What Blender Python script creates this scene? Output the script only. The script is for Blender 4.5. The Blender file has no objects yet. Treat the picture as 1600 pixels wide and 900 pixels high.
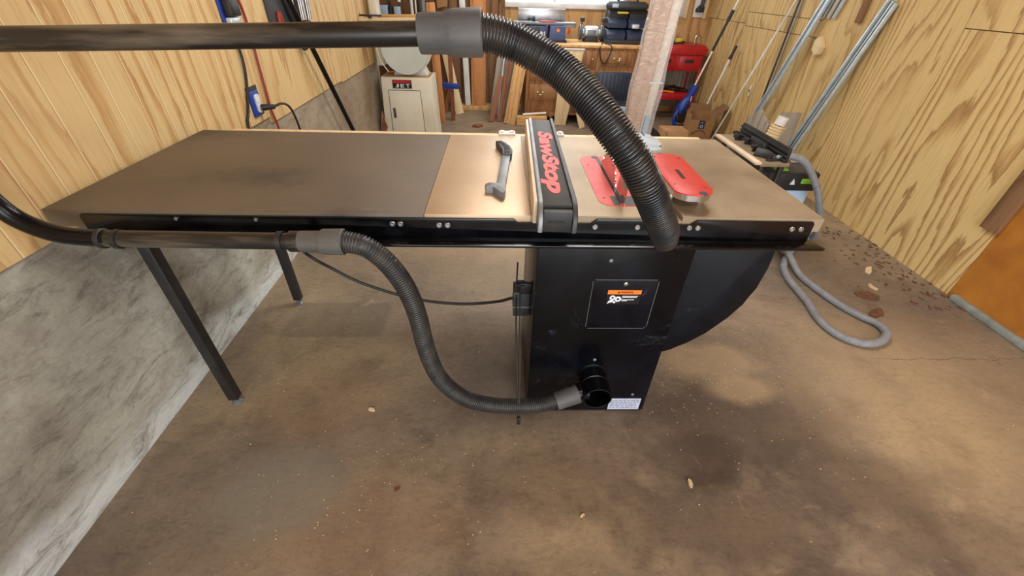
import bpy, bmesh, math, random
from mathutils import Vector, Matrix, Quaternion
random.seed(7)
SC = bpy.context.scene
COL = SC.collection
PI = math.pi

# ------------------------------------------------------------------ camera
cam_d = bpy.data.cameras.new('camera')
cam = bpy.data.objects.new('camera', cam_d)
COL.objects.link(cam)
F_PX, PITCH, ROLL, YAW = 640.69, 0.6375, 0.0309, 0.0399
CAM = Vector((0, -1.0202, 1.3726))
fw = Vector((math.sin(YAW) * math.cos(PITCH), math.cos(YAW) * math.cos(PITCH), -math.sin(PITCH)))
rt = fw.cross(Vector((0, 0, 1))).normalized()
up = rt.cross(fw)
r2 = rt * math.cos(ROLL) + up * math.sin(ROLL)
u2 = -rt * math.sin(ROLL) + up * math.cos(ROLL)
cm = Matrix((r2, u2, -fw)).transposed().to_4x4()
cm.translation = CAM
cam.matrix_world = cm
cam_d.sensor_width = 36
cam_d.lens = F_PX / 1600 * 36
cam_d.clip_start = 0.02
SC.camera = cam

# ------------------------------------------------------------------ light
SC.view_settings.view_transform = 'Standard'
SC.view_settings.look = 'None'
SC.view_settings.gamma = 1
SC.view_settings.use_curve_mapping = False
SC.view_settings.exposure = 0.0
w = bpy.data.worlds.new('world')
SC.world = w
w.use_nodes = True
bg = w.node_tree.nodes['Background']
bg.inputs[0].default_value = (0.86, 0.94, 1.0, 1)
bg.inputs[1].default_value = 1.25


def area(name, loc, target, sx, sy, power, col):
    l = bpy.data.lights.new(name, 'AREA')
    l.shape = 'RECTANGLE'
    l.size, l.size_y, l.energy, l.color = sx, sy, power, col
    o = bpy.data.objects.new(name, l)
    COL.objects.link(o)
    o.location = loc
    o.rotation_euler = (Vector(target) - Vector(loc)).to_track_quat('-Z', 'Y').to_euler()
    return o


area('garage_door_daylight', (0.7, -3.6, 1.35), (0.7, 3, 0.9), 3.4, 2.1, 132, (0.93, 0.97, 1.0))
area('window_daylight', (0.75, 4.93, 1.65), (0.6, 1.5, 0.3), 1.3, 0.8, 22, (0.86, 0.94, 1.0))

# ------------------------------------------------------------------ materials
def lin(c):
    return tuple((x / 12.92 if x <= 0.04045 else ((x + 0.055) / 1.055) ** 2.4) for x in [v / 255 for v in c]) + (1,)


def newmat(name):
    m = bpy.data.materials.new(name)
    m.use_nodes = True
    nt = m.node_tree
    b = nt.nodes['Principled BSDF']
    return m, nt, b


def nd(nt, typ, **kw):
    n = nt.nodes.new(typ)
    for k, v in kw.items():
        if k in n.inputs:
            n.inputs[k].default_value = v
        else:
            setattr(n, k, v)
    return n


def ramp(nt, fac, stops):
    r = nt.nodes.new('ShaderNodeValToRGB')
    e = r.color_ramp.elements
    while len(e) < len(stops):
        e.new(0.5)
    for i, (p, c) in enumerate(stops):
        e[i].position = p
        e[i].color = c
    nt.links.new(fac, r.inputs[0])
    return r.outputs[0]


def mix(nt, fac, a, b, mode='MIX'):
    n = nt.nodes.new('ShaderNodeMix')
    n.data_type = 'RGBA'
    n.blend_type = mode
    for s, v in ((n.inputs[0], fac), (n.inputs[6], a), (n.inputs[7], b)):
        if hasattr(v, 'links'):
            nt.links.new(v, s)
        elif isinstance(v, (int, float)):
            s.default_value = v
        else:
            s.default_value = v
    return n.outputs[2]


def math_(nt, op, a, b=None, c=None, clamp=False):
    n = nt.nodes.new('ShaderNodeMath')
    n.operation = op
    n.use_clamp = clamp
    for i, v in enumerate((a, b, c)):
        if v is None:
            continue
        if hasattr(v, 'links'):
            nt.links.new(v, n.inputs[i])
        else:
            n.inputs[i].default_value = v
    return n.outputs[0]


def coords(nt, scale=(1, 1, 1), across=False, rnd=True):
    tc = nt.nodes.new('ShaderNodeTexCoord')
    v = tc.outputs['Object']
    if across:
        s = nt.nodes.new('ShaderNodeSeparateXYZ')
        nt.links.new(v, s.inputs[0])
        a = math_(nt, 'ADD', s.outputs[0], s.outputs[1])
        c = nt.nodes.new('ShaderNodeCombineXYZ')
        nt.links.new(a, c.inputs[0])
        nt.links.new(s.outputs[2], c.inputs[2])
        v = c.outputs[0]
    m = nt.nodes.new('ShaderNodeMapping')
    m.inputs['Scale'].default_value = scale
    nt.links.new(v, m.inputs[0])
    if rnd:
        oi = nt.nodes.new('ShaderNodeObjectInfo')
        k = math_(nt, 'MULTIPLY', oi.outputs['Random'], 37.0)
        c = nt.nodes.new('ShaderNodeCombineXYZ')
        nt.links.new(k, c.inputs[0])
        nt.links.new(k, c.inputs[1])
        nt.links.new(c.outputs[0], m.inputs['Location'])
    return m.outputs[0]


def noise(nt, vec, scale, detail=5, rough=0.55, dist=0.0):
    n = nd(nt, 'ShaderNodeTexNoise', Scale=scale, Detail=detail, Roughness=rough, Distortion=dist)
    nt.links.new(vec, n.inputs['Vector'])
    return n.outputs['Fac']


def bump(nt, b, h, strength=0.2, dist=0.01):
    n = nd(nt, 'ShaderNodeBump', Strength=strength, Distance=dist)
    nt.links.new(h, n.inputs['Height'])
    nt.links.new(n.outputs[0], b.inputs['Normal'])


def M(name, c1, c2=None, scale=8, rough=0.5, metal=0.0, bmp=0.0, lo=0.35, hi=0.7, spec=0.5, stretch=(1, 1, 1), detail=6):
    m, nt, b = newmat(name)
    if c2 is None:
        c2 = tuple(min(255, int(x * 0.85)) for x in c1)
    v = coords(nt, stretch)
    f = noise(nt, v, scale, detail)
    nt.links.new(ramp(nt, f, [(lo, lin(c1)), (hi, lin(c2))]), b.inputs['Base Color'])
    b.inputs['Roughness'].default_value = rough
    b.inputs['Metallic'].default_value = metal
    b.inputs['Specular IOR Level'].default_value = spec
    if bmp:
        bump(nt, b, f, bmp)
    return m


def wood(name, light, mid, dark, sc=1.6, rings=9, lin_=5, along=0.13, rough=0.6, fine=0.3, across=True, knots=False, grooves=False, amount=1.0):
    """plywood / board figure: contour lines of a stretched noise, so the grain makes cathedrals and streaks"""
    m, nt, b = newmat(name)
    v = coords(nt, (1, 1, 1), across)
    mp = nd(nt, 'ShaderNodeMapping')
    mp.inputs['Scale'].default_value = (1, 1, along)
    nt.links.new(v, mp.inputs[0])
    n1 = noise(nt, mp.outputs[0], sc, 2.5, 0.45)
    mj = nd(nt, 'ShaderNodeMapping')
    mj.inputs['Scale'].default_value = (1, 1, 0.12)
    nt.links.new(v, mj.inputs[0])
    n2 = noise(nt, mj.outputs[0], sc * 16, 5, 0.65)
    s = nt.nodes.new('ShaderNodeSeparateXYZ')
    nt.links.new(v, s.inputs[0])
    t = math_(nt, 'ADD', math_(nt, 'MULTIPLY', n1, rings), math_(nt, 'MULTIPLY', s.outputs[0], lin_))
    t = math_(nt, 'ADD', t, math_(nt, 'MULTIPLY', n2, 0.55))
    f = math_(nt, 'FRACT', t)
    f = math_(nt, 'ADD', f, math_(nt, 'MULTIPLY', math_(nt, 'SUBTRACT', n2, .5), .5))
    pat = ramp(nt, f, [(0.05, lin(light)), (0.45, lin(light)), (0.66, lin(mid)), (0.86, lin(dark)), (0.93, lin(light))])
    big = noise(nt, mp.outputs[0], sc * .8, 3)
    fade = ramp(nt, big, [(0.38, (.45 * amount,) * 3 + (1,)), (0.6, (amount,) * 3 + (1,))])
    base = mix(nt, fade, lin(tuple((a * 2 + c) / 3 for a, c in zip(light, mid))), pat)
    m3 = nd(nt, 'ShaderNodeMapping')
    m3.inputs['Scale'].default_value = (1, 1, 0.05)
    nt.links.new(v, m3.inputs[0])
    fn = noise(nt, m3.outputs[0], 110, 5, 0.65)
    fcol = ramp(nt, fn, [(0.36, (0.62, 0.54, 0.44, 1)), (0.5, (1, 1, 1, 1))])
    col = mix(nt, fine, base, fcol, 'MULTIPLY')
    if knots:
        vo = nd(nt, 'ShaderNodeTexVoronoi', Scale=2.6)
        m4 = nd(nt, 'ShaderNodeMapping')
        m4.inputs['Scale'].default_value = (1, 1, 0.6)
        nt.links.new(v, m4.inputs[0])
        nt.links.new(m4.outputs[0], vo.inputs['Vector'])
        k = ramp(nt, vo.outputs['Distance'], [(0.03, (1, 1, 1, 1)), (0.075, (0, 0, 0, 1))])
        col = mix(nt, k, col, lin(tuple(int(x * 0.5) for x in dark)))
    if grooves:
        f = math_(nt, 'FRACT', math_(nt, 'MULTIPLY', s.outputs[0], 1 / 0.1016))
        g1 = math_(nt, 'COMPARE', f, 0.5, 0.014)
        g2 = math_(nt, 'COMPARE', f, 0.535, 0.02)
        col = mix(nt, math_(nt, 'MULTIPLY', g1, 0.5), col, lin((140, 100, 58)))
        col = mix(nt, math_(nt, 'MULTIPLY', g2, 0.55), col, lin((250, 232, 190)))
    nt.links.new(col, b.inputs['Base Color'])
    b.inputs['Roughness'].default_value = rough
    b.inputs['Specular IOR Level'].default_value = 0.3
    bump(nt, b, fn, 0.15, 0.004)
    return m


MAT = {}
MAT['ply_left'] = wood('groove_plywood', (216, 190, 138), (200, 162, 108), (178, 136, 84), 2.1, 10, 9, 0.16, grooves=True)
MAT['ply_right'] = wood('plywood_sheet', (214, 186, 130), (188, 154, 100), (158, 122, 74), 1.7, 22, 12, 0.17, rough=.65)
MAT['ply_back'] = wood('back_plywood', (196, 156, 104), (178, 136, 86), (146, 104, 62), 2.0, 8, 6, 0.14)
MAT['orange_panel'] = M('orange_sheathing', (184, 120, 38), (154, 96, 28), 5, 0.7, bmp=0.15)
MAT['rough_wood'] = wood('rough_brown_wood', (142, 106, 76), (120, 88, 60), (92, 64, 44), 3.5, 5, 8, 0.1, rough=0.8)
MAT['oak'] = wood('oak_cabinet', (160, 116, 76), (142, 98, 62), (112, 74, 44), 3.0, 8, 14, 0.12, rough=0.45)
MAT['oak_h'] = MAT['oak']
MAT['pine'] = wood('pine_board', (216, 174, 118), (200, 154, 98), (174, 126, 76), 4.0, 4, 10, 0.08, knots=True)
MAT['orange_pine'] = wood('orange_pine_board', (206, 146, 92), (194, 130, 78), (168, 104, 60), 4.0, 4, 10, 0.08, knots=True)
MAT['red_wood'] = wood('reddish_stud', (142, 92, 64), (122, 74, 50), (92, 54, 36), 5.0, 4, 14, 0.08)
MAT['grey_wood'] = wood('weathered_board', (164, 154, 140), (140, 130, 118), (108, 100, 90), 5.0, 4, 14, 0.08)
MAT['pale_wood'] = wood('pale_wood', (228, 206, 164), (216, 190, 146), (196, 166, 122), 4.0, 4, 10, 0.08, amount=.7)
MAT['pale_board'] = wood('pale_whitish_board', (232, 222, 206), (222, 206, 186), (200, 180, 156), 5, 3, 10, .06, amount=.6)
MAT['tan_board'] = wood('tan_board', (206, 162, 116), (192, 146, 100), (168, 122, 80), 5, 3, 10, .06)
MAT['white_paint'] = M('white_paint', (232, 232, 228), (206, 204, 198), 6, 0.5)
MAT['cream_paint'] = M('cream_enamel', (226, 222, 204), (210, 202, 180), 3, 0.4)
MAT['pale_green'] = M('pale_grey_enamel', (206, 212, 206), (190, 198, 190), 3, 0.3)
MAT['black_gloss'] = M('black_gloss_paint', (4, 5, 8), (14, 16, 22), 5, 0.24, spec=0.28, detail=9)
MAT['black_rail'] = M('black_rail_paint', (5, 6, 9), (20, 22, 28), 14, 0.2, lo=.45, hi=.75, spec=.4)
MAT['black_matte'] = M('black_plastic', (26, 26, 28), (40, 39, 38), 20, 0.5)
MAT['black_pipe'] = M('black_pipe', (30, 28, 27), (92, 82, 70), 11, 0.3, lo=.48, hi=.66, stretch=(.3, 2.6, 2.6), detail=10)
MAT['hose'] = M('black_hose_rubber', (30, 32, 36), (66, 60, 53), 14, 0.34, lo=.42, hi=.8, spec=.6)
MAT['hose_low'] = M('dusty_black_hose', (46, 47, 49), (74, 70, 64), 24, 0.4, lo=.4, hi=.8)
MAT['grey_cuff'] = M('grey_rubber_cuff', (74, 74, 76), (98, 94, 88), 12, 0.55, lo=.4, hi=.7, stretch=(.5, 2, 2))
MAT['grey_hose'] = M('grey_hose', (138, 140, 146), (118, 120, 124), 20, 0.5)
MAT['steel'] = M('bare_steel', (196, 198, 202), (168, 168, 170), 20, 0.3, 1.0)
MAT['bright'] = M('bright_steel', (226, 228, 232), (206, 208, 212), 12, 0.16, 1.0)
MAT['sky_tint_steel'] = M('sky_reflection_steel', (206, 220, 232), (190, 206, 220), 12, 0.25, 0.25)  # mitre gauge head: pale sky reflection put into the base colour
MAT['mirror'] = M('polished_blade', (214, 208, 204), (190, 184, 180), 16, 0.09, 1.0)
MAT['alu'] = M('galvanised_channel', (206, 216, 222), (180, 192, 198), 30, 0.38, 0.35)
MAT['alu_dark'] = M('channel_recess', (146, 154, 152), (126, 134, 132), 30, 0.5, 0.5)
MAT['red'] = M('red_plastic', (206, 62, 54), (188, 50, 46), 14, 0.4)
MAT['red_insert'] = M('red_insert_laminate', (220, 84, 78), (206, 70, 66), 10, 0.45)
MAT['red_letter'] = M('red_letter', (226, 66, 56), (214, 58, 50), 10, 0.5)
MAT['red_metal'] = M('red_enamel', (186, 28, 38), (164, 22, 30), 8, 0.35)
MAT['blue'] = M('blue_plastic', (30, 66, 158), (22, 50, 130), 10, 0.4)
MAT['navy'] = M('dark_blue_plastic', (48, 58, 84), (36, 44, 64), 10, 0.4)
MAT['blue_metal'] = M('blue_machine_paint', (66, 84, 128), (54, 70, 112), 8, 0.4)
MAT['lightblue'] = M('light_blue_box', (180, 206, 230), (164, 192, 218), 8, 0.5)
MAT['cardboard'] = M('cardboard', (170, 130, 88), (152, 114, 74), 10, 0.8)
MAT['card_in'] = M('cardboard_inside', (128, 94, 62), (112, 80, 52), 10, 0.8)
MAT['orange'] = M('orange_label', (244, 124, 36), (236, 116, 32), 6, 0.5)
MAT['label_white'] = M('label_white', (220, 226, 234), (206, 212, 222), 30, 0.5)
MAT['label_blue'] = M('pale_label', (190, 198, 220), (170, 178, 204), 60, 0.45)
MAT['label_black'] = M('label_black', (10, 10, 12), (14, 14, 16), 30, 0.4)
MAT['grey_mark'] = M('grey_mark', (120, 124, 134), (110, 114, 124), 30, 0.6)
MAT['grey'] = M('grey_metal_paint', (128, 132, 136), (108, 110, 112), 14, 0.4, 0.3)
MAT['dark_grey'] = M('dark_grey_plastic', (62, 64, 68), (48, 50, 52), 14, 0.5)
MAT['green'] = M('green_plastic', (128, 200, 60), (116, 186, 52), 6, 0.5)
MAT['yellow'] = M('yellow_plastic', (220, 190, 60), (200, 170, 50), 6, 0.5)
MAT['lime'] = M('lime_spray', (176, 196, 84), (160, 178, 70), 6, 0.5)
MAT['brass'] = M('brass', (206, 190, 150), (180, 160, 120), 20, 0.3, 0.9)
MAT['cord_black'] = M('black_cord', (24, 23, 22), (38, 36, 34), 20, 0.5)
MAT['cord_red'] = M('red_cord', (160, 52, 40), (140, 44, 34), 20, 0.5)
MAT['cord_brown'] = M('copper_wire', (170, 110, 88), (140, 86, 66), 20, 0.5)
MAT['leaf'] = M('dry_leaf', (116, 78, 52), (84, 54, 36), 40, 0.8)
MAT['chip'] = M('pale_wood_chip', (226, 206, 166), (200, 174, 130), 30, 0.8)
MAT['dark_chip'] = M('brown_chip', (110, 68, 48), (80, 48, 34), 30, 0.8)
MAT['adhesive'] = M('concrete_curb', (150, 158, 154), (120, 126, 120), 14, 0.8, bmp=.3)


def mat_scuffed(name, c, c2, rough):
    m, nt, b = newmat(name)
    v = coords(nt)
    f = noise(nt, v, 3.5, 8, 0.65, 0.6)
    n = nd(nt, 'ShaderNodeTexNoise', Scale=4.0, Detail=10.0, Roughness=0.72, Distortion=3.0)
    nt.links.new(v, n.inputs['Vector'])
    sc_ = ramp(nt, n.outputs['Fac'], [(.60, (0, 0, 0, 1)), (.72, (1, 1, 1, 1))])
    col = ramp(nt, f, [(.4, lin(c)), (.7, lin(c2))])
    col = mix(nt, math_(nt, 'MULTIPLY', sc_, .35), col, lin((84, 92, 108)))
    nt.links.new(col, b.inputs['Base Color'])
    nt.links.new(math_(nt, 'MULTIPLY_ADD', f, .3, rough), b.inputs['Roughness'])
    b.inputs['Specular IOR Level'].default_value = .25
    return m


def mat_laminate():
    m, nt, b = newmat('dark_dusty_laminate')
    v = coords(nt)
    f = noise(nt, v, 2.2, 5, 0.5)
    g = noise(nt, v, 60, 4, 0.6)
    col = ramp(nt, f, [(0.32, lin((58, 54, 50))), (0.44, lin((96, 84, 70))), (0.72, lin((112, 98, 80)))])
    col = mix(nt, 0.25, col, ramp(nt, g, [(0.3, (.6, .6, .6, 1)), (.7, (1, 1, 1, 1))]), 'MULTIPLY')
    sv = nd(nt, 'ShaderNodeMapping')
    sv.inputs['Rotation'].default_value = (0, 0, 0.3)
    sv.inputs['Scale'].default_value = (1.5, 16, 1)
    nt.links.new(v, sv.inputs[0])
    s = noise(nt, sv.outputs[0], 3, 5, 0.6)
    col = mix(nt, math_(nt, 'MULTIPLY', ramp(nt, s, [(0.62, (0, 0, 0, 1)), (0.75, (1, 1, 1, 1))]), 0.3), col, lin((150, 135, 115)))
    nt.links.new(col, b.inputs['Base Color'])
    nt.links.new(math_(nt, 'MULTIPLY_ADD', f, 0.3, 0.42), b.inputs['Roughness'])
    return m


def mat_castiron(name, a, c, rough):
    m, nt, b = newmat(name)
    v = coords(nt)
    f = noise(nt, v, 3.0, 6, 0.6)
    g = noise(nt, v, 140, 3, 0.6)
    col = ramp(nt, f, [(0.32, lin(c)), (0.68, lin(a))])
    col = mix(nt, 0.22, col, ramp(nt, g, [(0.35, (.55, .5, .45, 1)), (.65, (1, 1, 1, 1))]), 'MULTIPLY')
    nt.links.new(col, b.inputs['Base Color'])
    b.inputs['Metallic'].default_value = 0.45
    nt.links.new(math_(nt, 'MULTIPLY_ADD', f, 0.25, rough), b.inputs['Roughness'])
    return m


MAT['laminate'] = mat_laminate()
MAT['cabinet_black'] = mat_scuffed('scuffed_black_cabinet', (3, 4, 8), (14, 17, 26), .12)
MAT['cover_black'] = mat_scuffed('scuffed_blue_black_cover', (8, 10, 15), (18, 22, 31), .28)
MAT['cream_board'] = M('cream_board', (224, 204, 178), (206, 184, 158), 12, 0.5)
MAT['dark_plate'] = M('dark_fence_plate', (44, 40, 37), (60, 54, 48), 9, 0.6, spec=.3)
MAT['iron'] = mat_castiron('dusty_cast_iron', (176, 158, 132), (140, 122, 98), 0.38)
MAT['wing'] = mat_castiron('tan_wing_steel', (204, 180, 152), (184, 158, 130), 0.34)


def mat_floor():
    m, nt, b = newmat('dusty_concrete_floor')
    v = coords(nt, rnd=False)
    f1 = noise(nt, v, 0.9, 6, 0.55, 0.4)
    f2 = noise(nt, v, 4.5, 8, 0.62, 0.3)
    f3 = noise(nt, v, 45, 8, 0.8)
    base = ramp(nt, f1, [(0.34, lin((108, 96, 86))), (0.5, lin((136, 121, 103))), (0.66, lin((160, 141, 114)))])
    mott = ramp(nt, f2, [(0.34, (0.68, 0.66, 0.66, 1)), (0.47, (.95, .95, .95, 1)), (0.54, (1, 1, 1, 1)), (0.68, (1.12, 1.1, 1.06, 1))])
    col = mix(nt, 0.8, base, mott, 'MULTIPLY')
    ms = nd(nt, 'ShaderNodeMapping')
    ms.inputs['Rotation'].default_value = (0, 0, 0.9)
    ms.inputs['Scale'].default_value = (1, 3.2, 1)
    nt.links.new(v, ms.inputs[0])
    f4 = noise(nt, ms.outputs[0], 16, 10, 0.8, 0.9)
    col = mix(nt, 0.5, col, ramp(nt, f4, [(0.36, (.58, .55, .54, 1)), (0.5, (1, 1, 1, 1)), (.66, (1.18, 1.14, 1.06, 1))]), 'MULTIPLY')
    col = mix(nt, 0.5, col, ramp(nt, f3, [(0.36, (.5, .47, .45, 1)), (.47, (1, 1, 1, 1)), (.6, (1.05, 1.04, 1.02, 1)), (.68, (1.3, 1.25, 1.15, 1))]), 'MULTIPLY')
    s = nt.nodes.new('ShaderNodeSeparateXYZ')
    nt.links.new(v, s.inputs[0])
    X, Y = s.outputs[0], s.outputs[1]

    def blob(cx, cy, rx, ry, soft=0.35, wob=0.5):
        dx = math_(nt, 'DIVIDE', math_(nt, 'SUBTRACT', X, cx), rx)
        dy = math_(nt, 'DIVIDE', math_(nt, 'SUBTRACT', Y, cy), ry)
        d = math_(nt, 'SQRT', math_(nt, 'ADD', math_(nt, 'MULTIPLY', dx, dx), math_(nt, 'MULTIPLY', dy, dy)))
        d = math_(nt, 'ADD', d, math_(nt, 'MULTIPLY', math_(nt, 'SUBTRACT', f2, 0.5), wob * 3))
        return ramp(nt, d, [(max(0, 1 - soft) * 0.5, (1, 1, 1, 1)), (0.62, (0, 0, 0, 1))]) if False else \
            math_(nt, 'SUBTRACT', 1.0, math_(nt, 'SMOOTH_MIN', math_(nt, 'MAXIMUM', math_(nt, 'DIVIDE', math_(nt, 'SUBTRACT', d, 1 - soft), soft * 1.6), 0.0), 1.0, 0.2), clamp=True)

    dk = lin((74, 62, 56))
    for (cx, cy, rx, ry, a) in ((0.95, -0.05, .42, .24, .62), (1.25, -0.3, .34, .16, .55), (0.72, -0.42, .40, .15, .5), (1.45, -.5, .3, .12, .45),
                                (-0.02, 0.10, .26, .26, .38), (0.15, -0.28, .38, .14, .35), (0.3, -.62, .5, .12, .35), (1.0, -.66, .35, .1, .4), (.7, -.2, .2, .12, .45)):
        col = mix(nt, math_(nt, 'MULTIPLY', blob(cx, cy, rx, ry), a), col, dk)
    # lighter sawdust drifts
    lt = lin((196, 172, 134))
    for (cx, cy, rx, ry, a) in ((0.95, 0.28, .26, .12, .4), (1.05, .12, .16, .08, .45), (0.2, 1.8, 1.0, .8, .35), (1.9, .1, .7, .5, .25)):
        col = mix(nt, math_(nt, 'MULTIPLY', blob(cx, cy, rx, ry), a), col, lt)
    rd = lin((134, 100, 74))
    for (cx, cy, rx, ry, a) in ((-.45, -.42, .3, .16, .28), (-.7, .05, .3, .2, .2)):
        col = mix(nt, math_(nt, 'MULTIPLY', blob(cx, cy, rx, ry), a), col, rd)
    gy = lin((140, 136, 122))
    for (cx, cy, rx, ry, a) in ((-.72, -.32, .22, .16, .5),):
        col = mix(nt, math_(nt, 'MULTIPLY', blob(cx, cy, rx, ry), a), col, gy)
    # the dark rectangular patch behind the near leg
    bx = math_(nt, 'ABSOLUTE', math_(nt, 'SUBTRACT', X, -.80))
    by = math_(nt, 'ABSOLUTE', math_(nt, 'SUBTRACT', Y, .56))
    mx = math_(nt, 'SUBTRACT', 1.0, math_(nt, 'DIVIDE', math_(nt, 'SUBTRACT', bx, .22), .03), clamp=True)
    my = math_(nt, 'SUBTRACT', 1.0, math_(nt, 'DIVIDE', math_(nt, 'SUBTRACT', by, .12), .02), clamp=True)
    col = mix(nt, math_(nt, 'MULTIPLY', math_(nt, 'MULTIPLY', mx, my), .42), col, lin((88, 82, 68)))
    # swirl scratches and pale scrapes
    sc_ = nd(nt, 'ShaderNodeTexNoise', Scale=3.0, Detail=9.0, Roughness=0.75, Distortion=2.5)
    nt.links.new(v, sc_.inputs['Vector'])
    scr = ramp(nt, sc_.outputs['Fac'], [(0.60, (0, 0, 0, 1)), (0.68, (1, 1, 1, 1))])
    col = mix(nt, math_(nt, 'MULTIPLY', scr, .22), col, lin((200, 178, 146)))
    # hairline crack
    dcr = math_(nt, 'ABSOLUTE', math_(nt, 'SUBTRACT', math_(nt, 'ADD', Y, math_(nt, 'MULTIPLY', f2, .12)), .36))
    crk = math_(nt, 'LESS_THAN', dcr, .0022)
    xr = math_(nt, 'GREATER_THAN', X, 1.75)
    col = mix(nt, math_(nt, 'MULTIPLY', math_(nt, 'MULTIPLY', crk, xr), .6), col, lin((70, 58, 48)))
    nt.links.new(col, b.inputs['Base Color'])
    nt.links.new(math_(nt, 'MULTIPLY_ADD', f2, 0.3, 0.42), b.inputs['Roughness'])
    b.inputs['Specular IOR Level'].default_value = 0.3
    bump(nt, b, math_(nt, 'ADD', f2, math_(nt, 'MULTIPLY', f3, 0.3)), 0.25, 0.01)
    return m


def mat_concrete():
    m, nt, b = newmat('old_foundation_concrete')
    v = coords(nt, rnd=False)
    f1 = noise(nt, v, 2.2, 6, 0.6, 0.5)
    mp = nd(nt, 'ShaderNodeMapping')
    mp.inputs['Scale'].default_value = (1, 0.7, 2.2)
    mp.inputs['Rotation'].default_value = (0.35, 0, 0)
    nt.links.new(v, mp.inputs[0])
    f2 = noise(nt, mp.outputs[0], 9, 10, 0.78, 0.9)
    f3 = noise(nt, v, 60, 5, 0.7)
    col = ramp(nt, f1, [(0.34, lin((122, 118, 106))), (0.5, lin((168, 167, 154))), (0.66, lin((200, 202, 190)))])
    col = mix(nt, 0.75, col, ramp(nt, f2, [(0.36, (.42, .40, .36, 1)), (0.49, (.96, .96, .96, 1)), (.72, (1.15, 1.15, 1.12, 1))]), 'MULTIPLY')
    col = mix(nt, 0.4, col, ramp(nt, f3, [(0.3, (.6, .58, .55, 1)), (.55, (1, 1, 1, 1))]), 'MULTIPLY')
    s = nt.nodes.new('ShaderNodeSeparateXYZ')
    nt.links.new(v, s.inputs[0])
    far = math_(nt, 'DIVIDE', math_(nt, 'SUBTRACT', s.outputs[1], 0.75), 0.8, clamp=True)
    col = mix(nt, math_(nt, 'MULTIPLY', far, .55), col, lin((150, 122, 92)))
    z = math_(nt, 'ADD', s.outputs[2], math_(nt, 'MULTIPLY', math_(nt, 'SUBTRACT', f1, .5), .35))
    whi = math_(nt, 'SUBTRACT', 1.0, math_(nt, 'DIVIDE', math_(nt, 'SUBTRACT', z, .07), .09), clamp=True)
    near = math_(nt, 'SUBTRACT', 1.0, math_(nt, 'DIVIDE', math_(nt, 'SUBTRACT', s.outputs[1], 1.1), .4), clamp=True)
    whi = math_(nt, 'MULTIPLY', math_(nt, 'MULTIPLY', whi, near), ramp(nt, f2, [(.36, (.2, .2, .2, 1)), (.55, (1, 1, 1, 1))]))
    col = mix(nt, math_(nt, 'MULTIPLY', whi, .95), col, lin((226, 234, 234)))
    # form joint line
    j = math_(nt, 'COMPARE', s.outputs[1], 0.28, 0.004)
    col = mix(nt, math_(nt, 'MULTIPLY', j, .4), col, lin((96, 92, 84)))
    nt.links.new(col, b.inputs['Base Color'])
    b.inputs['Roughness'].default_value = 0.85
    bump(nt, b, f2, 0.5, 0.015)
    return m


MAT['floor'] = mat_floor()
MAT['concrete'] = mat_concrete()
m, nt, b = newmat('clear_plastic_film')
b.inputs['Base Color'].default_value = (0.92, 0.93, 0.95, 1)
b.inputs['Roughness'].default_value = 0.16
b.inputs['Alpha'].default_value = 0.32
b.inputs['Specular IOR Level'].default_value = 0.9
v = coords(nt)
bump(nt, b, noise(nt, v, 14, 5, 0.6, 1.0), 0.9, 0.02)
MAT['film'] = m
m, nt, b = newmat('window_glass')
b.inputs['Base Color'].default_value = (0.95, 1, 1, 1)
b.inputs['Roughness'].default_value = 0.02
b.inputs['Alpha'].default_value = 0.12
MAT['glass'] = m

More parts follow.
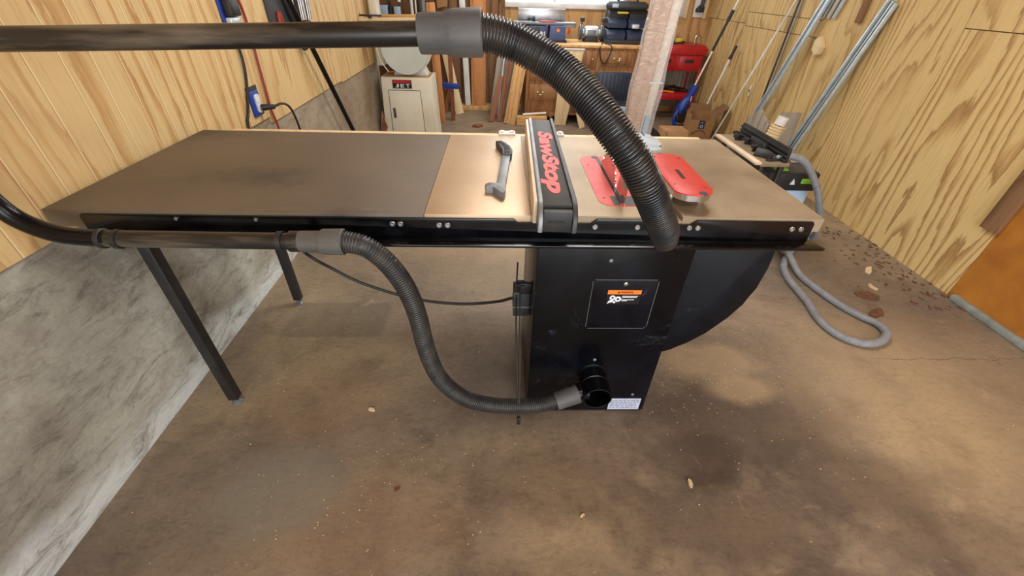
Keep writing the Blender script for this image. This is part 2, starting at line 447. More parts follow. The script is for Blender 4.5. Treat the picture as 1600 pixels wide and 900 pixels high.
# ------------------------------------------------------------------ mesh helpers
class B:
    def __init__(self):
        self.bm = bmesh.new()

    def box(self, x0, x1, y0, y1, z0, z1, bev=0.0, mat=None, seg=2):
        r = bmesh.ops.create_cube(self.bm, size=1)
        vs = r['verts']
        for v in vs:
            v.co = Vector(((x0 + x1) / 2 + v.co.x * (x1 - x0), (y0 + y1) / 2 + v.co.y * (y1 - y0), (z0 + z1) / 2 + v.co.z * (z1 - z0)))
        if mat is not None:
            for v in vs:
                v.co = mat @ v.co
        if bev > 0:
            es = list({e for v in vs for e in v.link_edges})
            bmesh.ops.bevel(self.bm, geom=es, offset=bev, segments=seg, affect='EDGES', profile=0.5)
        return self

    def cyl(self, p0, p1, r0, r1=None, seg=24, caps=True):
        p0, p1 = Vector(p0), Vector(p1)
        r1 = r0 if r1 is None else r1
        d = p1 - p0
        q = d.to_track_quat('Z', 'Y')
        mt = Matrix.Translation((p0 + p1) / 2) @ q.to_matrix().to_4x4()
        bmesh.ops.create_cone(self.bm, cap_ends=caps, cap_tris=False, segments=seg, radius1=r0, radius2=r1, depth=d.length, matrix=mt)
        return self

    def lathe(self, p0, axis, prof, seg=32, close=False):
        """prof: list of (distance along axis, radius)"""
        p0, axis = Vector(p0), Vector(axis).normalized()
        a = axis.orthogonal().normalized()
        c = axis.cross(a)
        rings = []
        for (t, r) in prof:
            rings.append([self.bm.verts.new(p0 + axis * t + (a * math.cos(2 * PI * i / seg) + c * math.sin(2 * PI * i / seg)) * max(r, 1e-5)) for i in range(seg)])
        n = len(rings)
        for k in range(n if close else n - 1):
            A, Bq = rings[k], rings[(k + 1) % n]
            for i in range(seg):
                j = (i + 1) % seg
                self.bm.faces.new((A[i], A[j], Bq[j], Bq[i]))
        return self

    def prism(self, pts, axis, d0, d1, bev=0.0):
        """pts: 2D outline; axis 'x': (y,z), 'y': (x,z), 'z': (x,y)"""
        def mk(p, d):
            return {'x': (d, p[0], p[1]), 'y': (p[0], d, p[1]), 'z': (p[0], p[1], d)}[axis]
        a = [self.bm.verts.new(mk(p, d0)) for p in pts]
        c = [self.bm.verts.new(mk(p, d1)) for p in pts]
        fs = [self.bm.faces.new(a), self.bm.faces.new(c[::-1])]
        n = len(pts)
        for i in range(n):
            j = (i + 1) % n
            fs.append(self.bm.faces.new((a[j], a[i], c[i], c[j])))
        if bev > 0:
            es = [e for e in set(list(fs[0].edges) + list(fs[1].edges))]
            bmesh.ops.bevel(self.bm, geom=es, offset=bev, segments=2, affect='EDGES', profile=0.5)
        return self

    def tube(self, pts, r, seg=12, step=0.02, rib=None, caps=True, smooth=True):
        """pts: control points; rib=(pitch, depth) gives a corrugated hose"""
        P = [Vector(p) for p in pts]
        if smooth and len(P) > 2:
            P = catmull(P)
        L = [0]
        for i in range(1, len(P)):
            L.append(L[-1] + (P[i] - P[i - 1]).length)
        tot = L[-1]
        if rib:
            pitch, dep = rib
            n = int(tot / pitch)
            st = []
            for k in range(n):
                for (f, rr) in ((0.0, 1 - dep), (0.22, 1 - dep), (0.42, 1.0), (0.62, 1.02), (0.82, 1.0)):
                    st.append(((k + f) * tot / n, rr))
            st.append((tot, 1 - dep))
        else:
            n = max(2, int(tot / step))
            st = [(tot * k / n, 1.0) for k in range(n + 1)]
        rings = []
        prev = None
        a = None
        idx = 0
        for (s, rr) in st:
            while idx < len(L) - 2 and L[idx + 1] < s:
                idx += 1
            t = (s - L[idx]) / max(1e-9, L[idx + 1] - L[idx])
            p = P[idx].lerp(P[idx + 1], min(1, max(0, t)))
            i0, i1 = max(0, idx - 1), min(len(P) - 1, idx + 2)
            d = (P[i1] - P[i0]).normalized()
            if a is None:
                a = d.orthogonal().normalized()
            else:
                a = (a - d * a.dot(d)).normalized()
            c = d.cross(a)
            R = (r(s / tot) if callable(r) else r) * rr
            rings.append([self.bm.verts.new(p + (a * math.cos(2 * PI * i / seg) + c * math.sin(2 * PI * i / seg)) * R) for i in range(seg)])
        for k in range(len(rings) - 1):
            A, Bq = rings[k], rings[k + 1]
            for i in range(seg):
                j = (i + 1) % seg
                self.bm.faces.new((A[i], A[j], Bq[j], Bq[i]))
        if caps:
            self.bm.faces.new(rings[0][::-1])
            self.bm.faces.new(rings[-1])
        return self

    def xf(self, mt):
        self.bm.transform(mt)
        return self


def catmull(P, sub=14):
    Q = [P[0] * 2 - P[1]] + P + [P[-1] * 2 - P[-2]]
    out = []
    for i in range(1, len(Q) - 2):
        p0, p1, p2, p3 = Q[i - 1], Q[i], Q[i + 1], Q[i + 2]
        for k in range(sub):
            t = k / sub
            out.append(0.5 * ((2 * p1) + (p2 - p0) * t + (2 * p0 - 5 * p1 + 4 * p2 - p3) * t * t + (3 * p1 - p0 - 3 * p2 + p3) * t ** 3))
    out.append(P[-1])
    return out


OFF = {}


def obj(name, b_, mat, parent=None, loc=None, label=None, rot=None):
    """links ONE mesh object. Geometry is given in world space (or the space of a rotated thing)."""
    if parent is not None:
        off = OFF[parent.name]
    else:
        off = Vector(loc) if loc is not None else Vector((0, 0, 0))
    me = bpy.data.meshes.new(name)
    bm = b_.bm
    bmesh.ops.translate(bm, verts=bm.verts, vec=-off)
    bmesh.ops.recalc_face_normals(bm, faces=bm.faces)
    bm.to_mesh(me)
    bm.free()
    me.materials.append(MAT[mat] if isinstance(mat, str) else mat)
    for p in me.polygons:
        p.use_smooth = True
    me.set_sharp_from_angle(angle=math.radians(38))
    o = bpy.data.objects.new(name, me)
    COL.objects.link(o)
    if parent is not None:
        o.parent = parent
    else:
        o.location = off
    OFF[o.name] = off
    if label:
        o['label'] = label
    return o


def thing(name, label, cat, loc=(0, 0, 0), group=None, frame=None):
    o = bpy.data.objects.new(name, None)
    COL.objects.link(o)
    o.empty_display_size = 0.1
    o['label'], o['category'] = label, cat
    if group:
        o['group'] = group
    if frame is not None:
        o.matrix_world = frame
        OFF[o.name] = Vector((0, 0, 0))
    else:
        o.location = loc
        OFF[o.name] = Vector(loc)
    return o


def tag(o, label, cat, group=None, kind=None):
    o['label'], o['category'] = label, cat
    if group:
        o['group'] = group
    if kind:
        o['kind'] = kind
    return o


def struct(name, b_, mat, label=None, parent=None, loc=None):
    o = obj(name, b_, mat, parent, loc)
    if parent is None:
        o['kind'] = 'structure'
        o['label'] = label
        o['category'] = 'room'
    return o


def frame_along(p0, p1, side):
    """matrix with Z from p0 to p1, X near `side`"""
    p0, p1, side = Vector(p0), Vector(p1), Vector(side)
    z = (p1 - p0).normalized()
    x = (side - z * side.dot(z)).normalized()
    y = z.cross(x)
    mt = Matrix((x, y, z)).transposed().to_4x4()
    mt.translation = p0
    return mt


def board(name, label, cat, p0, p1, wd, th, side, mat, group=None, bev=0.002):
    """one mesh plank, length from p0 to p1, width along `side`"""
    mt = frame_along(p0, p1, side)
    L = (Vector(p1) - Vector(p0)).length
    o = obj(name, B().box(-wd / 2, wd / 2, -th / 2, th / 2, 0, L, bev), mat)
    o.matrix_world = mt
    return tag(o, label, cat, group)


def text_bm(body, size, ext=0.0, offset=0.0, shear=0.0):
    cu = bpy.data.curves.new('lettering', 'FONT')
    cu.body = body
    cu.size = size
    cu.extrude = ext
    cu.offset = offset
    cu.shear = shear
    cu.align_x = 'CENTER'
    cu.align_y = 'CENTER'
    to = bpy.data.objects.new('lettering', cu)
    COL.objects.link(to)
    bpy.context.view_layer.update()
    me = bpy.data.meshes.new_from_object(to.evaluated_get(bpy.context.evaluated_depsgraph_get()))
    bpy.data.objects.remove(to)
    b_ = B()
    b_.bm.from_mesh(me)
    bpy.data.meshes.remove(me)
    bpy.data.curves.remove(cu)
    return b_


def fit_text(body, w_, h_, ext=0.0005, offset=0.0, shear=0.0):
    """lettering in the XY plane, centred, scaled to w x h"""
    b_ = text_bm(body, 1.0, 0.0, offset, shear)
    xs = [v.co.x for v in b_.bm.verts]
    ys = [v.co.y for v in b_.bm.verts]
    cx, cy = (min(xs) + max(xs)) / 2, (min(ys) + max(ys)) / 2
    sx, sy = w_ / (max(xs) - min(xs)), h_ / (max(ys) - min(ys))
    for v in b_.bm.verts:
        v.co = Vector(((v.co.x - cx) * sx, (v.co.y - cy) * sy, 0))
    r = bmesh.ops.extrude_face_region(b_.bm, geom=list(b_.bm.faces))
    for g in r['geom']:
        if isinstance(g, bmesh.types.BMVert):
            g.co.z += ext
    return b_


def plane_frame(origin, xdir, ydir):
    x, y = Vector(xdir).normalized(), Vector(ydir).normalized()
    z = x.cross(y)
    mt = Matrix((x, y, z)).transposed().to_4x4()
    mt.translation = Vector(origin)
    return mt


def arc(cx, cy, r, a0, a1, n):
    return [(cx + r * math.cos(math.radians(a0 + (a1 - a0) * i / n)), cy + r * math.sin(math.radians(a0 + (a1 - a0) * i / n))) for i in range(n + 1)]


def rrect(x0, x1, y0, y1, r, n=5):
    return arc(x1 - r, y1 - r, r, 0, 90, n) + arc(x0 + r, y1 - r, r, 90, 180, n) + arc(x0 + r, y0 + r, r, 180, 270, n) + arc(x1 - r, y0 + r, r, 270, 360, n)


# ================================================================== ROOM
XL, XR, YB, ZC = -1.2475, 2.58, 5.0, 2.62
struct('floor', B().box(-2.6, XR + .12, -4.2, YB + .12, -0.12, 0), 'floor', 'dusty stained concrete floor of the garage workshop')
struct('ceiling', B().box(-2.6, XR + .12, -4.2, YB + .12, ZC, ZC + .1), 'ply_back', 'plywood ceiling above the workshop')
wl = struct('wall_left', B().box(XL - .2, XL, -4.2, 3.75, 0, .765), 'concrete', 'left wall of rough grey concrete below plywood sheets')
for (y0, y1, z0) in ((-4.2, -1.43, .76), (-1.43, -.21, .768), (-.21, 1.335, .768), (1.337, 2.55, .735), (2.552, 3.75, .722)):
    p_ = obj('plywood_panel', B().box(XL - .012, XL + .012, y0 + .001, y1 - .001, z0, ZC), 'ply_left', wl)
obj('end_stud', B().box(XL - .1, XL + .014, 3.752, 3.79, 0.7, ZC), 'pale_wood', wl)
obj('return_wall', B().box(-2.6, XL - .2, 3.55, 3.75, 0, ZC), 'rough_wood', wl)
wa = struct('wall_alcove', B().box(-2.72, -2.6, 3.5, YB + .12, 0, ZC), 'rough_wood', 'brown wooden wall closing the rear left alcove')
wr = struct('wall_right', B().box(XR + .012, XR + .12, -4.2, YB + .12, 0, ZC), 'rough_wood', 'right wall sheathed in tan plywood with an orange panel near the door')
for (y0, y1, z0, z1) in ((.8, 1.62, 0, 1.235), (.8, 1.62, 1.24, ZC), (1.622, 2.84, 0, ZC), (2.842, 4.06, 0.0, 1.08), (4.062, YB, 0, 1.1),
                         (2.842, 4.06, 1.085, 1.2), (2.842, 4.06, 1.205, ZC), (4.062, YB, 1.105, ZC)):
    dx = random.uniform(0, .004)
    obj('plywood_panel', B().box(XR - dx, XR + .012, y0, y1, z0, z1), 'ply_right', wr)
obj('orange_panel', B().box(XR - .002, XR + .012, -4.2, .798, 0, ZC), 'orange_panel', wr, label='orange brown sheathing panel')
obj('batten', B().box(XR - .03, XR - .001, .79, .875, .40, ZC, .003), 'rough_wood', wr, label='brown vertical batten over the panel joint')
struct('baseboard_right', B().box(XR - .035, XR, -4.2, .76, 0, .035, .008), 'adhesive', 'pale grey curb along the foot of the orange panel')

wb = struct('wall_back', B().box(-2.6, .02, YB, YB + .12, 0, ZC), 'rough_wood', 'rear wall of brown boards and plywood around the window')
for (x0, x1, z0, z1, mt) in ((.02, 1.5, 0, 1.17, 'ply_back'), (.02, 1.5, 2.1, ZC, 'ply_back'), (1.5, 1.9, 0, ZC, 'ply_back'), (1.9, XR, .0, ZC, 'ply_back')):
    obj('wall_panel', B().box(x0 + .001, x1 - .001, YB, YB + .12, z0, z1), mt, wb)
for x0, ww in ((-1.75, .14), (-1.32, .14), (-.98, .12), (-.62, .1), (-.02, .07)):
    obj('stud', B().box(x0, x0 + ww, YB - .045, YB - .001, .04, ZC, .003), 'rough_wood', wb)
obj('wall_plate', B().box(-.62, .28, 4.82, YB - .001, 0, .06, .004), 'pine', wb, label='pale wooden plate along the floor')
w1 = thing('window_1', 'bright white framed window above the jointer', 'room', (.76, YB, 1.17))
w1['kind'] = 'structure'
b_ = B()
b_.box(.0, 1.52, YB - .03, YB + .1, 1.15, 1.205, .004).box(.0, 1.52, YB - .03, YB + .1, 2.06, 2.11, .004)
b_.box(.0, .05, YB - .03, YB + .1, 1.206, 2.059, .004).box(1.47, 1.52, YB - .03, YB + .1, 1.206, 2.059, .004)
b_.box(.63, .66, YB - .02, YB + .08, 1.206, 2.059, .004)
obj('window_frame', b_, 'white_paint', w1)
obj('pane', B().box(.051, .629, YB + .03, YB + .034, 1.207, 2.058), 'glass', w1)
obj('pane', B().box(.661, 1.469, YB + .03, YB + .034, 1.207, 2.058), 'glass', w1)

# ceiling fluorescent fixtures, added unseen above the frame to brighten the interior
for i, (fx, fy, fp) in enumerate(((.5, 1.3, 44), (.5, 3.6, 34), (.9, -1.6, 22))):
    lt = thing('added_ceiling_light', ['added unseen fluorescent fixture above the table saw', 'added unseen fluorescent fixture near the rear window',
                                 'added unseen fluorescent fixture near the garage door'][i], 'light', (fx, fy, ZC))
    obj('housing', B().box(fx - .62, fx + .62, fy - .1, fy + .1, ZC - .06, ZC, .01), 'white_paint', lt)
    for s in (-.045, .045):
        obj('lamp_tube', B().cyl((fx - .6, fy + s, ZC - .08), (fx + .6, fy + s, ZC - .08), .015), 'label_white', lt)
    area('fixture_fill_light', (fx, fy, ZC - .12), (fx, fy, 0), 1.4, .5, fp, (1, .97, .92))

# ================================================================== TABLE SAW
TZ, TD = 0.864, 0.735
saw = thing('table_saw', 'large black cabinet table saw with long side extension and tan steel top', 'table saw', (0, 0, 0))
# extension table (dark laminate)
obj('extension_table', B().box(-1.212, -.2065, 0.0, TD, TZ - .05, TZ, .0015), 'laminate', saw, label='dark grey brown laminate extension table')
obj('table_wing', B().box(-.2055, .087, .001, TD, TZ - .038, TZ, .0015), 'wing', saw, label='pale tan steel wing beside the fence')
# main iron top with throat opening and mitre slots, made of slabs
b_ = B()
X0, X1 = .0875, .914
b_.prism([(X0, .001), (.492, .001), (.492, TD), (X0, TD)], 'z', TZ - .04, TZ)
b_.prism([(.511, .001), (X1, .001), (X1, TD), (.511, TD)], 'z', TZ - .04, TZ)
b_.box(.4925, .5105, .0015, TD - .001, TZ - .04, TZ - .012)
obj('saw_top', b_, 'iron', saw, label='dusty cast iron saw top with mitre slot')
# throat plate
ins = rrect(.292, .425, .066, .492, .042, 7)
tp = obj('throat_plate', B().prism(ins, 'z', TZ - .0005, TZ + .0012), 'red_insert', saw, label='red throat plate with rounded ends')
obj('blade_slot', B().box(.352, .366, .085, .47, TZ + .0005, TZ + .0018), 'label_black', tp)
obj('grey_patch', B().box(.333, .351, .07, .135, TZ + .0008, TZ + .002), 'dark_grey', tp, label='dark grey patch at the near end of the slot')
obj('grey_patch', B().box(.367, .400, .07, .135, TZ + .0008, TZ + .002), 'dark_grey', tp, label='dark grey patch at the near end of the slot')
for (px_, py_) in ((.312, .12), (.405, .12), (.312, .40), (.405, .43)):
    obj('screw', B().cyl((px_, py_, TZ + .001), (px_, py_, TZ + .0022), .0035, seg=12), 'dark_grey', tp)
obj('lock_tab', B().cyl((.35, .482, TZ + .001), (.35, .482, TZ + .0024), .012, seg=20), 'dark_grey', tp)
# blade
R_, cy_, cz_ = .127, .285, TZ - .047
pts = []
N = 40
for i in range(N):
    a0 = 2 * PI * i / N
    for (da, rr) in ((0, R_ - .012), (.04, R_ - .011), (.07, R_), (.12, R_ - .002)):
        pts.append((cy_ + rr * math.cos(a0 + da), cz_ + rr * math.sin(a0 + da)))
obj('blade', B().prism(pts, 'x', .3565, .3595), 'mirror', saw, label='polished toothed blade raised through the red plate')
obj('riving_knife', B().prism([(.165, TZ - .01), (.07, TZ - .01), (.058, TZ + .03), (.052, TZ + .07), (.066, TZ + .10), (.09, TZ + .118), (.115, TZ + .12), (.138, TZ + .10), (.15, TZ + .06), (.158, TZ + .03)], 'x', .357, .359, .0004), 'mirror', saw)
# front rail on the far side
obj('front_rail', B().box(-1.11, .86, TD + .001, TD + .045, .80, TZ - .004, .004), 'pale_wood', saw, label='pale cream rail along the far edge')
for cx_ in (.03, .235):
    b_ = B()
    b_.box(cx_ - .035, cx_ + .035, TD + .004, TD + .05, TZ - .004, TZ + .006, .002)
    b_.cyl((cx_ - .02, TD + .027, TZ + .005), (cx_ - .02, TD + .027, TZ + .012), .01, seg=14)
    b_.cyl((cx_ + .02, TD + .027, TZ + .005), (cx_ + .02, TD + .027, TZ + .012), .01, seg=14)
    obj('rail_clip', b_, 'white_paint', saw, label='white cursor clips on the far rail')
# rear rail: black steel angle toward the viewer
b_ = B()
zt = TZ - .006
prof = [(-1.115, .797), (.893, .797), (.885, .80), (.885, zt - .006), (.88, zt), (.552, zt), (.535, zt - .014), (.492, zt - .014), (.475, zt), (.27, zt), (.255, zt - .014), (.05, zt - .014), (.04, zt - .003), (-1.11, zt - .003), (-1.115, zt - .008)]
b_.prism(prof, 'y', -.008, -.001, .0008)
b_.prism([(-1.115, -.001), (.893, -.001), (.912, -.052), (.905, -.057), (-1.115, -.057)], 'z', .794, .8005, .0008)
obj('rear_rail', b_, 'black_rail', saw, label='glossy black angle rail along the near edge')
for bxx in (-.865, -.655, -.292, -.27, -.165, -.142, .266, .385, .532, .556, .826, .852):
    k_ = .6 if bxx < -.5 else .85
    zz = .836 if bxx > -.2 else (.838 if bxx > -.5 else .846)
    b_ = B()
    b_.lathe((bxx, -.008, zz), (0, -1, 0), [(0, .0095 * k_), (.002, .0095 * k_), (.0032, .008 * k_), (.0032, .0045 * k_), (.001, .004 * k_), (.001, 0)], 18)
    obj('bolt', b_, 'steel', saw)
# extension legs
for ly in (.052, .684):
    lg = obj('leg', B().box(-1.060, -1.024, ly - .018, ly + .018, .03, TZ - .05, .003), 'black_matte', saw)
    obj('levelling_foot', B().lathe((-1.042, ly, 0), (0, 0, 1), [(0, 0), (0, .02), (.006, .021), (.012, .012), (.014, .007), (.032, .007), (.032, 0)], 18), 'grey', lg)
# cabinet
CX0, CX1 = .112, .579
cab = obj('cabinet', B().box(CX0, CX1, .0, .50, 0.012, .80, .004), 'cabinet_black', saw, label='glossy black steel cabinet')
obj('cabinet_plinth', B().box(CX0 + .006, CX1 - .006, .006, .494, 0, .0125), 'black_matte', cab)
# access panel and its outline
ap = obj('access_panel', B().prism([(.297, .65), (.292, .645), (.292, .458), (.297, .453), (.484, .453), (.494, .461), (.494, .645), (.489, .65)], 'y', -.0022, .001, .0006), 'cabinet_black', cab)
b_ = B()
for (q0, q1) in (((.296, .6515), (.49, .6515)), ((.4955, .646), (.4955, .462)), ((.484, .4515), (.298, .4515)), ((.2905, .646), (.2905, .459)), ((.4955, .462), (.484, .4515))):
    b_.cyl((q0[0], -.0012, q0[1]), (q1[0], -.0012, q1[1]), .0009, seg=6)
obj('panel_edge', b_, 'grey', ap, label='worn silvery edge line')
obj('panel_screw', B().lathe((.393, -.002, .636), (0, -1, 0), [(0, .007), (.002, .007), (.003, .004), (.001, .003), (.001, 0)], 16), 'steel', ap)
obj('warning_header', B().box(.342, .448, -.0032, -.002, .597, .613), 'orange', ap, label='orange warning header strip')
obj('warning_sticker', B().box(.342, .448, -.003, -.002, .557, .5968), 'label_black', ap, label='black warning sticker with white gears')
wf = lambda x, z, y=-.0036: plane_frame((x, y, z), (1, 0, 0), (0, 0, 1))
obj('warning_lettering', fit_text('WARNING', .040, .0075, .0004, .02).xf(wf(.402, .605)), 'label_black', ap)
obj('warning_triangle', B().prism([(.372, .601), (.381, .601), (.3765, .609)], 'y', -.0038, -.0031), 'label_black', ap)
b_ = B()
for (gx, gz, gr) in ((.360, .583, .0085), (.378, .578, .0095)):
    pts = []
    for i in range(24):
        rr = gr * (1.18 if i % 3 else .95)
        pts.append((gx + rr * math.cos(2 * PI * i / 24), gz + rr * math.sin(2 * PI * i / 24)))
    b_.prism(pts, 'y', -.0036, -.0031)
b_.prism([(.345, .559), (.349, .570), (.356, .576), (.366, .570), (.374, .566), (.368, .561), (.362, .566), (.352, .563)], 'y', -.0036, -.0031)
obj('gear_symbol', b_, 'label_white', ap)
b_ = B()
b_.cyl((.360, -.0041, .583), (.360, -.0036, .583), .0035, seg=12).cyl((.378, -.0041, .578), (.378, -.0036, .578), .004, seg=12)
obj('gear_hole', b_, 'label_black', ap)
b_ = B()
for (zz, x1) in ((.5895, .440), (.5855, .437), (.5755, .430), (.5715, .408)):
    b_.box(.390, x1, -.0035, -.003, zz - .0012, zz + .0012)
obj('sticker_lines', b_, 'label_white', ap)
sl = obj('serial_label', B().box(.436, .560, -.0012, .0005, .018, .083), 'label_blue', cab, label='pale blue white serial label')
b_ = B()
for r_ in range(5):
    x = .442
    while x < .548:
        l_ = random.uniform(.006, .02)
        b_.box(x, min(.554, x + l_), -.0016, -.0012, .027 + r_ * .0105, .031 + r_ * .0105)
        x += l_ + .004
obj('label_marks', b_, 'grey_mark', sl)
for (sx_, sz_) in ((.142, .075), (.52, .108), (.345, .30), (.333, .72)):
    b_ = B()
    b_.lathe((sx_, .0, sz_), (0, -1, 0), [(0, .006), (.002, .006), (.003, .004), (.003, 0)], 14)
    obj('cabinet_screw', b_, 'grey', cab)
# pale worn strip along the left corner of the cabinet
# motor cover on the right
mc = [(.581, .80), (.83, .80), (.838, .76), (.842, .68), (.835, .60), (.818, .53), (.785, .47), (.73, .405), (.675, .355), (.625, .318), (.581, .30)]
mco = obj('motor_cover', B().prism(mc, 'y', .03, .36, .006), 'cover_black', saw, label='bulging dark motor cover on the right side')
b_ = B()
for k in range(26):
    z_ = .315 + k * .0185
    b_.box(.5785, .5805, .0295 - .002, .0295 + .002, z_, z_ + .010)
obj('cover_seam', b_, 'dark_grey', mco, label='scuffed seam against the cabinet')
# dust port: horizontal stub with an open end and a side branch
dp = obj('dust_port', B().lathe((.346, 0, .222), (0, -1, 0), [(-.002, .058), (.004, .058), (.006, .050), (.05, .050), (.052, .0525), (.054, .050), (.112, .050), (.113, .0475), (.112, .045), (.0, .045), (0, .001)], 40), 'black_gloss', saw, label='black round dust port with open end')
obj('side_branch', B().cyl((.32, -.062, .205), (.262, -.070, .196), .033, .031, 28), 'black_gloss', dp)
# power switch box on the left side
sb = obj('switch_box', B().box(.052, .111, .13, .20, .39, .50, .004), 'dark_grey', saw, label='dark grey junction box on the left side')
obj('box_band', B().box(.050, .1115, .128, .202, .43, .436, .001), 'grey', sb)
obj('cord_bracket', B().box(.075, .1115, .12, .128, .50, .545, .002).box(.06, .09, .12, .15, .535, .541, .001), 'black_matte', sb)
obj('power_cord', B().tube([(-1.06, .9, .42), (-.90, .6, .48), (-.724, .3, .556), (-.636, .3, .479), (-.551, .3, .42), (-.435, .3, .367), (-.324, .3, .332), (-.21, .29, .322), (-.103, .28, .328), (.0, .25, .365), (.045, .2, .42), (.055, .17, .44)], .006, 10), 'cord_black', saw)
obj('hanging_strap', B().tube([(.063, .14, .62), (.062, .14, .50), (.06, .02, .42), (.065, -.06, .30), (.072, -.135, .125)], .0028, 8)
    .tube([(.075, .14, .53), (.073, .03, .42), (.074, -.06, .30), (.074, -.135, .125)], .0028, 8)
    .box(.066, .080, -.138, -.132, .112, .15, .001), 'cord_black', saw, label='thin black strap hanging over the hose')

# ================================================================== RIP FENCE (slightly askew)
fl_loc = Vector((.147, -.10, TZ))
fm = Matrix.Translation(fl_loc) @ Matrix.Rotation(math.radians(-1.25), 4, 'Z')
fence = thing('rip_fence', 'black rip fence with red lettering lying across the tan saw top', 'rip fence', frame=fm)
LF = .838
top_z = .069


for s in (-1, 1):
    x0 = -.050 if s < 0 else .037
    obj('side_rail', B().prism([(.0, .0015), (.024, .0015), (LF, .003), (LF, top_z + .003), (.06, top_z + .003), (.032, top_z - .002), (.012, top_z - .016), (.0, top_z - .030)], 'x', x0, x0 + .013, .003), 'grey' if s < 0 else 'dark_grey', fence,
        label='silver grey left rail with rounded top' if s < 0 else 'dark grey right rail with rounded top')
obj('face_board', B().box(-.060, -.0505, .05, LF - .002, .002, .066, .001), 'cream_board', fence, label='cream face board on the left side')
tpp = obj('top_plate', B().box(-.0365, .0365, .03, LF - .002, .055, top_z - .004, .001), 'dark_plate', fence, label='dark top plate')
ft = fit_text('SawStop', .57, .066, .0012, .05, .22).xf(plane_frame((-.002, .385, top_z - .0042), (0, -1, 0), (1, 0, 0)))
obj('red_lettering', ft, 'red_letter', tpp, label='red fence lettering')
eb = obj('end_bracket', B().box(-.0365, .0365, .006, .03, .0015, top_z - .012, .002), 'black_matte', fence)
obj('end_lettering', fit_text('SawStop', .045, .012, .0004, .02, .2).xf(plane_frame((-.004, .0057, .030), (1, 0, 0), (0, 0, 1))), 'label_black', eb)

# ================================================================== PUSH STICK
ps = thing('push_stick', 'grey plastic push stick lying on the tan wing left of the fence', 'push stick', (.01, .33, TZ))


def strip(path, ws):
    l_, r_ = [], []
    for i, p in enumerate(path):
        a = Vector(path[max(0, i - 1)])
        c = Vector(path[min(len(path) - 1, i + 1)])
        d = (c - a).normalized()
        n = Vector((-d.y, d.x))
        l_.append(tuple(Vector(p) + n * ws[i]))
        r_.append(tuple(Vector(p) - n * ws[i]))
    return l_ + r_[::-1]


obj('shaft', B().prism(strip([(.022, .425), (.013, .30), (.004, .165)], [.015, .0145, .014]), 'z', TZ + .001, TZ + .022, .002), 'grey', ps)
obj('handle', B().prism(strip([(-.006, .578), (.008, .555), (.022, .52), (.028, .48), (.025, .43)], [.012, .015, .017, .018, .017]), 'z', TZ + .001, TZ + .026, .003), 'dark_grey', ps, label='dark ribbed curved handle')
b_ = B()
for k in range(9):
    t = k / 8
    p = Vector((-.002, .568)).lerp(Vector((.026, .44)), t) + Vector((.012 * math.sin(t * PI), 0))
    b_.box(p.x - .011, p.x + .011, p.y - .0028, p.y + .0028, TZ + .0255, TZ + .028, .0008)
obj('handle_ribs', b_, 'black_matte', ps)
obj('hook_end', B().prism([(-.010, .165), (-.036, .172), (-.044, .155), (-.040, .14), (-.020, .143), (.0, .105), (.014, .095), (.018, .12), (.019, .166)], 'z', TZ + .001, TZ + .024, .002), 'grey', ps, label='grey notched hook end')

# ================================================================== SPARE RED THROAT PLATE ASSEMBLY (raised on its feet)
zc = TZ + .040
cvm = Matrix.Translation((0.560, .218, 0)) @ Matrix.Rotation(math.radians(-2), 4, 'Z')
ci = thing('red_insert_plate', 'loose red oval insert plate with metal rim standing on the saw top', 'insert plate', (0.560, .218, TZ))
pts = [tuple((cvm @ Vector((x, y, 0))).xy) for (x, y) in rrect(-.058, .058, -.175, .175, .048, 8)]
pts2 = [tuple((cvm @ Vector((x, y, 0))).xy) for (x, y) in rrect(-.055, .055, -.172, .172, .046, 8)]
rim = obj('rim', B().prism(pts2, 'z', zc - .014, zc + .004), 'bright', ci, label='bright metal rim under the red plate')
rp = obj('red_plate', B().prism(pts, 'z', zc + .0042, zc + .0085, .001), 'red', ci)
obj('finger_slot', B().box(-.006, .006, -.055, .02, zc + .008, zc + .0092).xf(cvm), 'label_black', rp)
for (qx, qy) in ((-.042, -.10), (.042, -.12), (-.038, .14), (.042, .13)):
    obj('screw', B().cyl((qx, qy, zc + .008), (qx, qy, zc + .0095), .003, seg=10).xf(cvm), 'dark_grey', rp)
obj('lock_tab', B().cyl((.02, -.163, zc + .006), (.02, -.163, zc + .0095), .012, seg=18).xf(cvm), 'dark_grey', rp)
for (qx, qy) in ((-.047, -.11), (.047, -.1), (-.047, .12), (.047, .12), (-.047, -.02)):
    obj('foot', B().box(qx - .005, qx + .005, qy - .006, qy + .006, TZ, zc - .0135, .001).xf(cvm), 'bright', ci)
obj('under_tray', B().box(-.052, .03, -.10, .15, TZ + .008, zc - .0142, .004).xf(cvm), 'black_matte', ci)

# ================================================================== MITRE GAUGE at the far edge
mg = thing('mitre_gauge', 'pale shiny metal mitre gauge half hidden behind the hose', 'mitre gauge', (.51, .62, TZ))
obj('bar', B().box(.4935, .5095, .44, .86, TZ - .011, TZ + .001, .001), 'steel', mg)
hd = [(.44, .56), (.44, .78), (.61, .80), (.65, .76), (.65, .64), (.60, .56)]
obj('head_plate', B().prism([(.43, .60), (.44, .76), (.60, .785), (.638, .765), (.652, .70), (.648, .63), (.62, .60)], 'z', TZ + .0015, TZ + .008, .001), 'sky_tint_steel', mg)
obj('head_ledge', B().prism([(.43, .545), (.43, .597), (.62, .597), (.62, .545), (.59, .53)], 'z', TZ + .0015, TZ + .016, .001), 'sky_tint_steel', mg)
obj('index_slot', B().box(.607, .613, .745, .79, TZ + .0075, TZ + .0095), 'label_black', mg)
obj('knob', B().lathe((.51, .63, TZ + .008), (0, 0, 1), [(0, .012), (.01, .014), (.03, .016), (.045, .014), (.05, 0)], 20), 'black_matte', mg)

